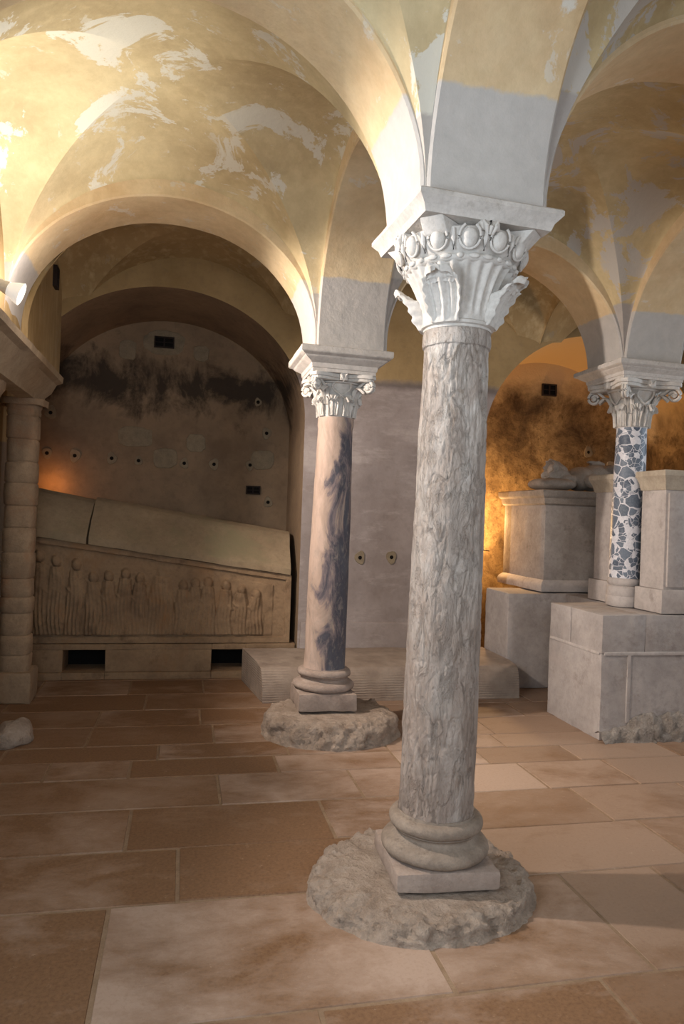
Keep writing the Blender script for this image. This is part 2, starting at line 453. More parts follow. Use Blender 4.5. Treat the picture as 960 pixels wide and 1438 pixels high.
cols = [(XL, XA-HW), (XA+HW, XC-HW), (XC+HW, XR)]
rows = [(YW, Y0-HW), (Y0+HW, YA-HW), (YA+HW, YB-HW), (YB+HW, YE)]
for ci, (a, b) in enumerate(cols):
    for ri, (c, d) in enumerate(rows):
        mat = M['vault'] if ci == 0 else M['vault2']
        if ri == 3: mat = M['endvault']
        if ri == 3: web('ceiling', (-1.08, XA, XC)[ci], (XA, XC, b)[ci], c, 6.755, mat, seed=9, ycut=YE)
        else: web('ceiling', a, b, c, d, mat, seed=ci*5+ri)

trimn = [0]
def tname():
    trimn[0] += 1; return 'trim_%d' % trimn[0]
def band(axis, fixed, a, b, za, zb, mat=None, rise=RISE, top=.36):
    """plastered arch band along an axis from pier face a to pier face b; za, zb = where its feet start"""
    mb = MB(); c, h = (a+b)/2, (b-a)/2
    path = []
    for i in range(4): path.append((a, za+(ZS-za)*i/4, -1, 0))
    n = 44
    for i in range(n+1):
        t = PI-PI*i/n
        nx, nz = math.cos(t)/h, math.sin(t)/rise; l = math.hypot(nx, nz)
        path.append((c+h*math.cos(t), ZS+rise*math.sin(t), nx/l, nz/l))
    for i in range(1, 5): path.append((b, ZS+(zb-ZS)*i/4, 1, 0))
    ch = .010
    sec = [(-HW, top)]+[(-HW, top*k/3+ch) for k in (2, 1)]+[(-HW, ch), (-HW+ch, 0)]+[(-HW+ch+(2*HW-2*ch)*k/8, 0) for k in range(1, 8)]+[(HW-ch, 0), (HW, ch)]+[(HW, top*k/3+ch) for k in (1, 2)]+[(HW, top)]
    pts = []
    for (u, z, nu, nz) in path:
        row = []
        for (s, r) in sec:
            uu, zz = u+nu*min(r, .24 if abs(nu) > .99 else r), z+nz*r
            uu = min(max(uu, a-.24), b+.24)
            p = (uu, fixed+s, zz) if axis == 'x' else (fixed+s, uu, zz)
            k = noise.noise(Vector(p)*5)*.004+noise.noise(Vector(p)*1.7)*.006
            if r > .02: k = 0
            d = (-nu*k, 0, -nz*k) if axis == 'x' else (0, -nu*k, -nz*k)
            row.append((p[0]+d[0], p[1]+d[1], p[2]+d[2]))
        pts.append(row)
    mb.grid(pts)
    return struct(mb.build(tname(), mat or M['band'], ang=30))
def zp(x, y): return piers.get((x, y), 2.55)
for y in (Y0, YA, YB):
    for a, b in ((XL-HB, XA), (XA, XC), (XC, XR+HB)):
        band('x', y, a+HB, b-HB, zp(a, y), zp(b, y), rise=.905 if y == YA else RISE)
for x in (XA, XC):
    for a, b in ((YW-HB, Y0), (Y0, YA), (YA, YB), (YB, YE+HB)):
        if b < 6: band('y', x, a+HB, b-HB, zp(x, a), zp(x, b))
# solid heart of each pier above its impost
for (x, y), z in piers.items():
    struct(MB().box(x-HW-.004, x+HW+.004, y-HW-.004, y+HW+.004, z, 3.55).build(tname(), M['band'], smooth=False))

# ------------------------------------------------------------------ walls
def arch_z(x, c, h, zs, rise):
    t = (x-c)/h
    return zs+rise*math.sqrt(max(0, 1-t*t)) if abs(t) < 1 else 0
N1 = (-.18, 1.24, 2.37, 1.10)       # niche behind the carved sarcophagus
N2 = (4.02, 1.20, 2.25, 1.15)       # niche behind the tomb with the effigy
def wall_end():
    mb = MB(); top = 3.95
    xs = set([XN-.3, 6.0, N1[0]-N1[1], N1[0]+N1[1], N2[0]-N2[1], N2[0]+N2[1]])
    def seg(x0, x1, f, n):
        pts = [[], []]
        for i in range(n+1):
            x = x0+(x1-x0)*i/n if f is None else f[0]-f[1]*math.cos(PI*i/n)
            zl = 0 if f is None else (f[2]+f[3]*math.sin(PI*i/n))
            pts[0].append((x, YE, zl)); pts[1].append((x, YE, top))
        # two rows are enough: flat wall
        mb.grid([[(p[0], YE, p[2]+(q[2]-p[2])*k/4) for p, q in zip(*pts)] for k in range(5)])
    seg(N1[0]-N1[1], 0, N1, 60)
    seg(N1[0]+N1[1], N2[0]-N2[1], None, 30)
    seg(0, 0, N2, 60)
    seg(N2[0]+N2[1], 6.0, None, 8)
    # rounded plaster arris and reveal of each niche
    o = mb.build('wall_end', M['endwall'], smooth=False)
    struct(o)
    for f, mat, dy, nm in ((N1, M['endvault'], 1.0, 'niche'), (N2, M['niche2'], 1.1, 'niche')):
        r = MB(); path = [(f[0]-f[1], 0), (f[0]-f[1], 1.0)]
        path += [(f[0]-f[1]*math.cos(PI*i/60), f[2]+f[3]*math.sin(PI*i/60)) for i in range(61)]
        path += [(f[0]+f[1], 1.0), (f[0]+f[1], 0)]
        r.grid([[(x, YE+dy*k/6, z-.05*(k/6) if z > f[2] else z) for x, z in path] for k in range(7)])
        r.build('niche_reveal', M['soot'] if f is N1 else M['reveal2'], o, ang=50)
        b = MB(); n = 40; rowsb = []
        for i in range(n+1):
            x = f[0]-f[1]*math.cos(PI*i/n)*1.02; zt = f[2]+f[3]*math.sin(PI*i/n)
            rowsb.append([(x, YE+dy, zt*k/10) for k in range(11)])
        b.grid(rowsb); b.build('niche_back', M['soot'] if f is N1 else M['niche2'], o, smooth=False)
    # projecting lower course of the pier between the niches
    MB().box(N1[0]+N1[1]+.02, N2[0]-N2[1]-.02, YE-.035, YE+.1, 0, .52, .012, .15).rough(.006, 5).build('base_course', M['endwall'], o)
    # drilled fixing holes in squares of mortar: (x, z, on the back wall of the niche or on the face)
    for i, (x, y, z, s) in enumerate([(-1.33, YE+1, 2.02, .05), (-1.07, YE+1, 2.008, .06), (-.72, YE+1, 2.0, .055), (-.46, YE+1, 1.99, .045), (-.01, YE+1, 1.985, .05),
                         (.29, YE+1, 1.99, .055), (.66, YE+1, 2.0, .05), (.82, YE+1, 2.34, .055), (.72, YE+1, 2.66, .04), (.86, YE+1, 1.62, .05), (-1.31, YE+1, 2.42, .06),
                         (1.625, YE, 1.12, .055), (1.93, YE, 1.13, .055), (4.9, YE+1.1, 2.2, .06), (5.0, YE+1.1, 2.5, .06), (4.6, YE+1.1, 2.35, .06)]):
        m = MB(); rr = random.Random(i)
        pro = []
        for k in range(20):
            a = 2*PI*k/20; q = s*(1+.12*math.sin(3*a+i)+.08*rr.random())
            q2 = .019
            pro.append((a, q, q2))
        m.grid([[(x+q*.86*math.cos(a), y+.002, z+q*1.1*math.sin(a)) for a, q, q2 in pro],
                [(x+q*.8*math.cos(a), y-.010, z+q*1.03*math.sin(a)) for a, q, q2 in pro],
                [(x+q2*math.cos(a), y-.011, z+q2*math.sin(a)) for a, q, q2 in pro],
                [(x+q2*.9*math.cos(a), y+.03, z+q2*.9*math.sin(a)) for a, q, q2 in pro]], closed_v=True)
        h = m.build('mortar_collar', M['mortar'], o)
        MB().lathe([(.018, 0), (.018, .004)], 14, mat=Matrix.Translation((x, y-.006, z)) @ Matrix.Rotation(PI/2, 4, 'X')).build('drilled_hole', M['black'], h)
    # lime patches on the niche back wall
    for (px, pz, w, h) in [(-.5, 2.23, .17, .1), (.10, 2.2, .1, .09), (.79, 2.06, .12, .1), (-.60, 3.10, .085, .1), (.12, 3.12, .08, .08), (-.25, 3.2, .2, .12), (-.2, 2.03, .12, .1)]:
        m = MB(); rr = random.Random(int(px*100)); ring = []
        for k in range(28):
            a = 2*PI*k/28; e = abs(math.cos(a))**.6; e2 = abs(math.sin(a))**.6
            j = 1+.14*noise.noise(Vector((px*9+math.cos(a)*2, pz*7+math.sin(a)*2, 0)))
            ring.append((math.copysign(e, math.cos(a))*w*j, math.copysign(e2, math.sin(a))*h*j))
        y = YE+1.0
        m.add([(px+u, y, pz+v) for u, v in ring]+[(px+u*.94, y-.008, pz+v*.94) for u, v in ring],
              [tuple(range(28, 56))]+[(k, (k+1) % 28, 28+(k+1) % 28, 28+k) for k in range(28)])
        m.build('lime_patch', M['mortar'], o)
wall_end()
def wl(name, *boxes, mat='wall', cell=0):
    m = MB()
    for b in boxes: m.box(*b, cell=cell)
    return struct(m.build(name, M[mat], smooth=False))
wl('wall_left', (XN-.3, -1.26, YW-.2, .5, 0, 2.56), (XN-.3, -1.26, .5, 1.7, 0, 1.2), (XN-.3, -1.26, 1.7, 4.95, 0, 2.56), (XN-.3, -1.49, 4.95, 5.3, 0, 2.29), (XN-.3, -1.26, 4.95, 5.3, 2.34, 2.56), (XN-.3, -1.26, .5, 1.7, 2.45, 2.56), (XN-.3, XL, YW-.2, 5.3, 2.56, 3.95), (XN-.3, XN, 5.3, YE+1.2, 0, 2.56), (XN-.3, -1.08, 5.3, YE, 2.56, 3.95), (XN-.3, XN, YE, YE+1.2, 2.56, 3.95), mat='endvault')
# back and side walls behind the visitor, with unseen window openings added for daylight
def windowed(name, axis, pos, thick, a, b, top, wins):
    m = MB(); edges = sorted(set([a, b]+[e for w in wins for e in w[:2]]))
    for e0, e1 in zip(edges, edges[1:]):
        w = next((w for w in wins if w[0] <= e0 and w[1] >= e1), None)
        for z0, z1 in ([(0, top)] if w is None else [(0, w[2]), (w[3], top)]):
            if axis == 'x': m.box(e0, e1, pos, pos+thick, z0, z1)
            else: m.box(pos, pos+thick, e0, e1, z0, z1)
    return struct(m.build(name, M['wall'], smooth=False))
windowed('wall_back', 'x', YW-.3, .3, XN-.3, 6.1, 4.0, [(-.9, .5, 1.2, 3.0), (1.7, 2.9, 1.4, 2.9)])
windowed('wall_right', 'y', XR, .35, YW-.2, YE+1.3, 4.0, [(-.6, .6, 1.3, 3.0), (3.3, 4.5, 1.6, 3.0)])

# cornice on the left wall with its two built-up supports
def cornice():
    prof = [(-1.24, 2.30), (-1.13, 2.31), (-1.115, 2.36), (-1.07, 2.40), (-1.03, 2.47), (-.985, 2.49), (-.98, 2.535), (-1.01, 2.55), (-1.27, 2.60)]
    n = 60; ys = [1.9+4.3*i/n for i in range(n+1)]
    m = MB()
    pts = [[(x, y, z) for x, z in prof] for y in ys]
    m.grid(pts)
    k = len(prof); m.f.append(tuple(range(k))); m.f.append(tuple(n*k+i for i in range(k)))
    m.rough(.007, 6, 3)
    struct(m.build('trim_cornice', M['cornice'], ang=35))
cornice()
def drum_column(label, x, y, r, zt, seed):
    o = empty('engaged_column', (x, y, 0), label, 'column', None)
    rr = random.Random(seed); z = .22; prof = []
    MB().box(-r*1.25, r*1.25, -r*1.25, r*1.25, 0, .24, .02, .06).rough(.015, 8, seed).build('base_block', M['drum'], o)
    while z < zt-.28:
        h = rr.uniform(.12, .2); q = r*rr.uniform(.96, 1.03)
        prof += [(q*.93, z), (q, z+.012), (q*1.005, z+h*.5), (q, z+h-.012), (q*.93, z+h-.001)]; z += h
    sq = lambda R_, zz, a: R_/((abs(math.cos(a))**3.2+abs(math.sin(a))**3.2)**(1/3.2))
    MB().lathe(prof, 40, sq).rough(.008, 7, seed).build('shaft', M['drum'], o)
    c = [(r*.98, z), (r*1.05, z+.03), (r*1.02, z+.05), (r*1.2, z+.12), (r*1.42, zt-.05), (r*1.45, zt)]
    MB().lathe(c, 40, sq).rough(.012, 9, seed+2).build('capital', M['drum'], o)
drum_column('squat column of stacked yellow stone drums between floor block and cornice end', -1.225, 6.0, .115, 2.31, 3)
drum_column('stacked-drum half column cut by the picture edge, under the cornice below the spotlight', -1.325, 5.12, .105, 2.31, 8)

def lump():
    m = MB().ball((0, 0, 0), (.12, .15, .10), 30, 18).rough(.05, 5, 4)
    m.v = [(x, y, max(z, -.03)) for x, y, z in m.v]
    o = m.build('rubble_stone', M['footing']); o.location = (-1.01, 4.93, .03)
    tag(o, 'low rough grey stone lump on the floor against the drum columns', 'stone')
lump()

# ------------------------------------------------------------------ columns
def torus_prof(z0, h, r, r1):
    """attic base: lower torus, hollow, upper torus"""
    P = []
    for i in range(9): a = -PI/2+PI*i/8; P.append((r-.035+.035*math.cos(a)*1.1, z0+h*.2+h*.2*math.sin(a)))
    for i in range(1, 8): t = i/8; P.append((r-.035+(r1-r+.045)*t-.018*math.sin(PI*t), z0+h*(.4+.22*t)))
    for i in range(9): a = -PI/2+PI*i/8; P.append((r1+.022*math.cos(a), z0+h*.78+h*.16*math.sin(a)))
    P += [(r1-.012, z0+h*.95), (r1-.014, z0+h)]
    return P
def impost(z0, z1, wb, wt, steps, mat, parent, rz=0, seed=0):
    m = MB(); prof = []
    H = z1-z0
    if steps == 1: prof = [(wb, 0), (wb*1.01, .08), (wb+(wt-wb)*.28, .34), (wb+(wt-wb)*.75, .56), (wt*.985, .64), (wt, .70), (wt, .92), (wt*.98, 1)]
    else: prof = [(wb, 0), (wb, .14), (wb+.012, .17), (wb+.02, .36), (wb+(wt-wb)*.55, .54), (wb+(wt-wb)*.62, .58), (wb+(wt-wb)*.66, .62), (wt*.985, .70), (wt, .74), (wt, .96), (wt*.99, 1)]
    rows_ = []
    n = 10
    for w, f in prof:
        h = w/2; row = []
        for sx, sy, dx, dy in ((-1, -1, 1, 0), (1, -1, 0, 1), (1, 1, -1, 0), (-1, 1, 0, -1)):
            for k in range(n): row.append((sx*h+dx*w*k/n, sy*h+dy*w*k/n, z0+H*f))
        rows_.append(row)
    m.grid(rows_, closed_v=True)
    L = 4*n; m.f.append(tuple(reversed(range(L)))); m.f.append(tuple((len(prof)-1)*L+k for k in range(L)))
    m.v = [tuple(Matrix.Rotation(rz, 3, 'Z') @ Vector(v)) for v in m.v]
    m.rough(.0035, 9, seed)
    return m.build('impost_block', mat, parent, ang=25)

def leaf(parent, mat, th, rfun, z0, z1, w0, w1, curl, thick=.016, lobes=5, nu=17, nv=26, name='acanthus_leaf'):
    """carved leaf lying on a bell of radius rfun(z) at angle th, its tip curling outward"""
    pts = []; back = []
    for j in range(nv+1):
        t = j/nv
        s = min(t/.82, 1); z = z0+(z1-z0)*math.sin(s*PI/2*.98)**.9
        out = .012+curl*max(0, (t-.45)/.55)**2
        if t > .82:
            q = (t-.82)/.18; z = z1-(z1-z0)*.20*q**1.5; out = .012+curl*(1+.12*math.sin(q*PI/2))*((.37/.55)**2+(1-(.37/.55)**2)*q)
        w = (w0+(w1-w0)*math.sin(min(1, t*1.25)*PI/2))*(1-.55*max(0, (t-.72)/.28)**2)
        w *= .90+.13*abs(math.cos(PI*lobes*t))
        row = []; rowb = []
        for i in range(nu):
            u = -1+2*i/(nu-1)
            rib = .011*math.exp(-(u/.13)**2)
            vein = .006*math.cos(u*PI*4.5-2.2*t*abs(u)*2)*(.3+abs(u))
            cup = .014*u*u
            r = rfun(z)+out+rib+vein+cup*(1 if t > .3 else .3)
            a = th+u*w/2/max(rfun(z), .03)*(.96 if t < .8 else .9)
            row.append((r*math.cos(a), r*math.sin(a), z-abs(u)**2*.018*t))
            rb = max(rfun(z)-.004, r-thick) if t < .5 else r-thick
            rowb.append((rb*math.cos(a), rb*math.sin(a), z-abs(u)**2*.018*t-(.008 if t > .8 else 0)))
        pts.append(row+rowb[::-1])
    m = MB().grid(pts, closed_v=True)
    K = len(pts[0]); m.f.append(tuple(range(K))); m.f.append(tuple(nv*K+k for k in range(K)))
    return m.build(name, mat, parent, ang=60)

def big_leaf(parent, mat, th, rfun, z0, z1):
    '''broad acanthus leaf: thick scalloped rim, fan of ribs, tip rolled over outward'''
    nv, nu = 44, 41; L = z1-z0; front = []; back = []
    path = []
    for j in range(nv+1):
        t = j/nv
        if t < .72:
            z = z0+L*.80*t/.72; path.append((rfun(z)+.018+.034*(t/.72)**2, z, t))
        else:
            a = (t-.72)/.28*PI*.60; q = .034
            zc = z0+L*.80; rc = rfun(zc)+.052+q
            path.append((rc-q*math.cos(a), zc+q*math.sin(a), t))
    for r, z, t in path:
        w = .112+.040*math.sin(min(1, t/.75)*PI/2)
        if t > .5: w *= math.sqrt(max(.05, 1-((t-.5)/.52)**2))
        w *= 1+.03*math.cos(2*PI*t*5.5)
        f, b = [], []
        for i in range(nu):
            u = -1+2*i/(nu-1); au = abs(u)
            rim = .019*math.exp(-((au-.88)/.10)**2)*(1+.25*math.cos(2*PI*t*5.5))
            rib = .012*math.exp(-(u/.10)**2)
            fan = .009*math.cos(2*PI*(au*2.2-.3*t))*(1-math.exp(-(u/.16)**2))*math.sin(min(1, t*1.3)*PI/2)
            base = min(1, t*8)
            rr = r+(rim+rib+fan-.010*(1-au**2)*math.sin(PI*min(1, t)))*base
            if t > .72: zz = z+(rim+rib)*.5-.014*au*au; rr = r+(rim+rib+fan)*.45
            else: zz = z
            a = th+u*w/2/max(r, .1)
            f.append((rr*math.cos(a), rr*math.sin(a), zz))
            rb = min(rfun(z)-.004, rr-.012) if t < .6 else rr-.016*(1 if t < .85 else .6)
            zb = zz-(.016 if t > .72 else 0)
            b.append((rb*math.cos(a), rb*math.sin(a), zb))
        front.append(f+b[::-1])
    m = MB().grid(front, closed_v=True); K = 2*nu
    m.f.append(tuple(range(K))); m.f.append(tuple(nv*K+k for k in range(K)))
    return m.build('acanthus_leaf', mat, parent, ang=70)

def shaft(r0, r1, z0, z1, mat, parent, amp, seed, neck=True, rings=90, n=72, flake=0):
    P = []
    for i in range(rings+1):
        t = i/rings; r = r0+(r1-r0)*t**1.25+.004*math.sin(PI*t)
        if neck and t > .965: r += .006
        if t < .012: r += .003
        P.append((r, z0+(z1-z0)*t))
    m = MB()
    def fn(r, z, a):
        p = Vector((math.cos(a)*r*10, math.sin(a)*r*10, z*2.6+seed))
        k = noise.fractal(p*1.6, 1, 2, 4)
        k2 = abs(noise.noise(Vector((math.cos(a)*r*22, math.sin(a)*r*22, z*6+seed))))
        d = amp*(k*.55-k2*.5)
        if flake:
            q = Vector((math.cos(a)*r*17, math.sin(a)*r*17, z*4.2+seed*3))
            w = Vector((noise.noise(q*.8), noise.noise(q*.8+Vector((5, 2, 8))), 0))*.9
            c1 = noise.noise(q+w); c2 = noise.noise((q+w)*2.3+Vector((3, 9, 1)))
            pl = math.floor((noise.noise(q*.6+w*.6)+1)*3.5)/3.5-1
            d += flake*(.45*pl-.75*math.exp(-(c1/.05)**2)-.5*math.exp(-(c2/.07)**2)+.35*noise.noise(q*4))
        return r+d
    m.lathe(P, n, fn)
    return m.build('shaft', mat, parent, ang=60)

# -- front column
def column_front():
    o = empty('column', (XA, YA, 0), 'tall pale flaking column at the front with egg-carved white capital', 'column', 'vault columns')
    o.location.x -= .03; o.rotation_euler = (0, R(.62), 0)
    MB().box(-.205, .205, -.205, .205, .091, .165, .014, .05, 2).rough(.009, 7, 2).build('plinth', M['plinth'], o).rotation_euler = (0, 0, R(-3))
    m = MB().lathe(torus_prof(.165, .165, .214, .168), 64).rough(.003, 9, 1); m.build('base_moulding', M['base'], o, ang=60)
    shaft(.150, .1305, .32, 2.262, M['shaftA'], o, .006, 3, rings=420, n=200, flake=.006)
    MB().lathe([(.128, 2.19), (.136, 2.195), (.1385, 2.21), (.138, 2.24), (.135, 2.258), (.128, 2.26)], 96).rough(.004, 16, 5).build('neck_band', M['shaftA'], o)
    # capital
    def bell(z):
        t = (z-2.262)/(2.50-2.262); t = min(1, max(0, t))
        return .137+.012*t+.075*t**2.0
    m = MB(); P = []; zb0 = 2.262
    for i in range(41): P.append(zb0+(2.498-zb0)*i/40)
    def fl(r, z, a):
        if z > 2.30 and z < 2.497:
            w = min(1, (z-2.30)/.05)*min(1, (2.499-z)/.012+.25)
            return r-.013*w*abs(math.cos(a*13))**1.8
        return r
    prof = [(bell(z), z) for z in P]
    prof[0:0] = []
    m.lathe([(.138, 2.258)]+prof+[(.212, 2.5)], 288, fl)
    cap = m.build('capital', M['white'], o, ang=50)
    # bead moulding and egg-and-dart ring (one carved band)
    m = MB()
    m.lathe([(.205, 2.487), (.222, 2.492), (.226, 2.503), (.222, 2.512), (.214, 2.516), (.226, 2.524), (.243, 2.548), (.252, 2.575), (.256, 2.6), (.25, 2.606), (.2, 2.608)], 96)
    for k in range(26):
        a = 2*PI*k/26; L = .022 if k % 3 else .013
        m.ball((0, 0, 0), (.008, L, .0105), 12, 8, Matrix.Rotation(a, 4, 'Z') @ Matrix.Translation((.226, 0, 2.503)))
    for k in range(13):
        a = 2*PI*(k+.27)/13
        T = Matrix.Rotation(a, 4, 'Z') @ Matrix.Translation((.245, 0, 2.561)) @ Matrix.Rotation(R(18), 4, 'Y')
        m.ball((0.004, 0, 0), (.022, .030, .038), 16, 12, T)
        hoop = [(0.008+.004*math.sin(t), .040*math.sin(t), .007-.046*math.cos(t)) for t in [PI*1.68*(i/20-.5) for i in range(21)]]
        b = MB().tube(hoop, .0055, 8); m.add(b.v, b.f, T)
        a2 = a+PI/13; T2 = Matrix.Rotation(a2, 4, 'Z') @ Matrix.Translation((.245, 0, 2.561)) @ Matrix.Rotation(R(18), 4, 'Y')
        b = MB().tube([(.004, 0, .036), (.010, 0, .0), (.006, 0, -.042)], [.006, .011, .003], 6); m.add(b.v, b.f, T2)
    m.build('egg_moulding', M['white'], cap, ang=60)
    # abacus: thin concave slab with block horns at the corners and a knob at each side
    ab = MB().lathe([(.20, 2.600), (.215, 2.606), (.215, 2.622), (.2, 2.624)], 48)
    for k in range(4):
        T = Matrix.Rotation(PI/4+k*PI/2+R(3), 4, 'Z')
        ab.box(.165, .315, -.047, .047, 2.575, 2.625, .006, 0, 2, T, taper=lambda c: (c[0]-(.05 if c[2] < 2.6 and c[0] > .25 else 0), c[1]*(1 if c[0] > .25 else 1.6), c[2]))
    ab.rough(.002, 14, 3)
    ab.build('abacus', M['white'], cap, ang=35)
    for k in range(4):
        a = k*PI/2+R(3)
        m = MB()
        T = Matrix.Rotation(a, 4, 'Z') @ Matrix.Translation((.25, 0, 2.603))
        m.box(-.06, .017, -.042, .042, -.016, .022, .012, 0, 3, T)
        for s in (-1, 0, 1):
            b = MB().tube([(.012, s*.010, -.03), (.024, s*.020, -.004), (.018, s*.028, .018)], [.006, .010, .006], 8); m.add(b.v, b.f, T)
        m.build('abacus_flower', M['white'], cap, ang=50)
    vd = math.atan2(-YA, -XA)
    for k in range(4):
        big_leaf(cap, M['white'], vd-R(19)+k*PI/2, bell, 2.272, 2.462)
    m = MB().lathe([(.139, 2.268), (.147, 2.272), (.147, 2.283), (.14, 2.288)], 64); m.build('neck_ring', M['white'], cap)
    impost(2.625, 2.70, .515, .585, 1, M['impost'], o, R(3), 4)
column_front()

def corinthian(o, z0, z1, rb, W, mat, seed, nleaf=8, big=False, rot=0.0, tint=None):
    """leafy capital from z0 to z1, bell radius rb at its foot, abacus W wide"""
    H = z1-z0
    def bell(z):
        t = min(1, max(0, (z-z0)/(H*.86)))
        return rb+.004+.02*t+(W*.30-rb)*t**3
    m = MB(); m.lathe([(rb, z0-.002)]+[(bell(z0+H*.86*i/24), z0+H*.86*i/24) for i in range(25)], 64)
    cap = m.build('capital', mat, o, ang=50)
    poly = []
    for k in range(4):
        a0 = k*PI/2
        c, s = math.cos(a0), math.sin(a0)
        h = W/2
        side = [(h, -h+.035), (h-.008, -h*.55), (h-.038, -h*.28), (h-.045, 0), (h-.038, h*.28), (h-.008, h*.55), (h, h-.035)]
        poly += [(x*c-y*s, x*s+y*c) for x, y in side]
    ab = MB().prism([(x*.95, y*.95) for x, y in poly], z0+H*.84, z0+H*.91, .004).prism(poly, z0+H*.91, z1, .005)
    ab.build('abacus', mat, cap, ang=35)
    for k in range(4):
        a = k*PI/2; T = Matrix.Rotation(a, 4, 'Z') @ Matrix.Translation((W/2-.030, 0, z0+H*.93))
        m = MB()
        m.box(-.03, .012, -.026, .026, -.028, .024, .006, 0, 2, T)
        for q in (-1, 1):
            b = MB().tube([(.0, 0, -.03), (.013, q*.012, 0), (.012, q*.022, .018)], [.006, .009, .005], 6); m.add(b.v, b.f, T)
        m.build('abacus_flower', mat, cap)
    # corner volutes on stalks
    for k in range(4):
        a = PI/4+k*PI/2
        for s in (-1, 1):
            pts = []; rad = []
            rv = .052 if big else .042
            cx, cz = W*.62-rv*.6, z0+H*.72
            st = [(rb+.02, z0+H*.38), (rb+.035, z0+H*.52), (W*.38, z0+H*.70), (cx-.02, z0+H*.72+rv)]
            for (r_, z_) in st: pts.append((r_, 0, z_)); rad.append(.011)
            for i in range(1, 29):
                t = i/28; aa = PI/2-t*PI*3.1; q = rv*(1-.78*t)
                pts.append((cx+q*math.cos(aa), 0, cz+q*math.sin(aa))); rad.append(.0125*(1-.35*t))
            b = MB().tube([(p[0], s*(.011+.03*max(0, 1-p[0]/(W*.5))), p[2]) for p in pts], rad, 8)
            c = MB().add(b.v, b.f, Matrix.Rotation(a, 4, 'Z'))
            c.ball((0, 0, 0), (.02, .016, .02), 10, 8, Matrix.Rotation(a, 4, 'Z') @ Matrix.Translation((cx, s*.011, cz)))
            c.build('volute', mat, cap, ang=60)
        leaf(cap, mat, a, lambda z: bell(z)+.004, z0+H*.30, z0+H*.74, .05, .085, .075 if big else .06, .014, 4, 11, 18)
    for k in range(nleaf):
        a = rot+2*PI*(k+.5)/nleaf
        leaf(cap, mat, a, bell, z0+.006, z0+H*.52, .062, .078, .022, .012, 4, 13, 20)
    # crossing stems between the leaves
    for k in range(4):
        a = k*PI/2
        m = MB()
        for s in (-1, 1):
            pts = []
            for i in range(14):
                t = i/13; z = z0+H*(.30+.5*t); th = a+s*(.42*math.cos(PI*t*1.2))
                r = bell(z)+.012
                pts.append((r*math.cos(th), r*math.sin(th), z))
            m.tube(pts, .008, 6)
        m.build('stem', mat, cap)
    m = MB().lathe([(bell(z0+H*.80), z0+H*.79), (bell(z0+H*.8)+.016, z0+H*.80), (bell(z0+H*.84)+.018, z0+H*.83), (bell(z0+H*.84), z0+H*.845)], 64)
    m.build('bead_ring', mat, cap)
    return cap

def column_middle():
    o = empty('column', (1.05, YB, 0), 'pink and slate-grey marbled column beside the carved sarcophagus', 'column', 'vault columns')
    o.location.x -= .045; o.rotation_euler = (0, R(.75), 0)
    MB().box(-.205, .205, -.205, .205, .163, .285, .02, .05, 2).rough(.012, 7, 5).build('plinth', M['plinth'], o)
    MB().lathe(torus_prof(.285, .15, .212, .165), 56).rough(.008, 8, 6).build('base_moulding', M['plinth'], o, ang=60)
    shaft(.145, .121, .432, 2.19, M['shaftB'], o, .006, 11, neck=True, rings=70, n=56)
    corinthian(o, 2.19, 2.475, .115, .46, M['white'], 2)
    impost(2.475, 2.63, .44, .63, 2, M['impost'], o, 0, 6)
column_middle()
def column_right():
    o = empty('column', (XC, YB, 0), 'slender dark-and-white breccia column standing on the masonry platform', 'column', 'vault columns')
    o.location.x -= .01; o.rotation_euler = (0, R(.9), 0); o.location.x -= .02
    m = MB().lathe([(.128, .882), (.134, .89), (.134, .955), (.128, .962), (.132, .97), (.128, 1.03), (.114, 1.04), (.128, 1.055), (.13, 1.085), (.12, 1.10)], 48)
    m.rough(.006, 9, 7).build('base_moulding', M['tombpale'], o, ang=50)
    shaft(.119, .111, 1.10, 2.26, M['shaftC'], o, .0, 19, neck=False, rings=30, n=48)
    cap = corinthian(o, 2.26, 2.60, .110, .52, M['white'], 4, big=True)
    impost(2.60, 2.72, .50, .66, 2, M['impost'], o, 0, 9)
column_right()
# plain piers carrying the arches outside the view
for (x, y) in ((XC, YA), (XA, Y0), (XC, Y0)):
    m = MB().box(x-.3, x+.3, y-.3, y+.3, 2.55, 2.70, .03).lathe([(.2, 0), (.2, .3), (.15, .32), (.13, 2.25), (.27, 2.55)], 40, mat=Matrix.Translation((x, y, 0)))
    struct(m.build('pillar', M['tomb']))

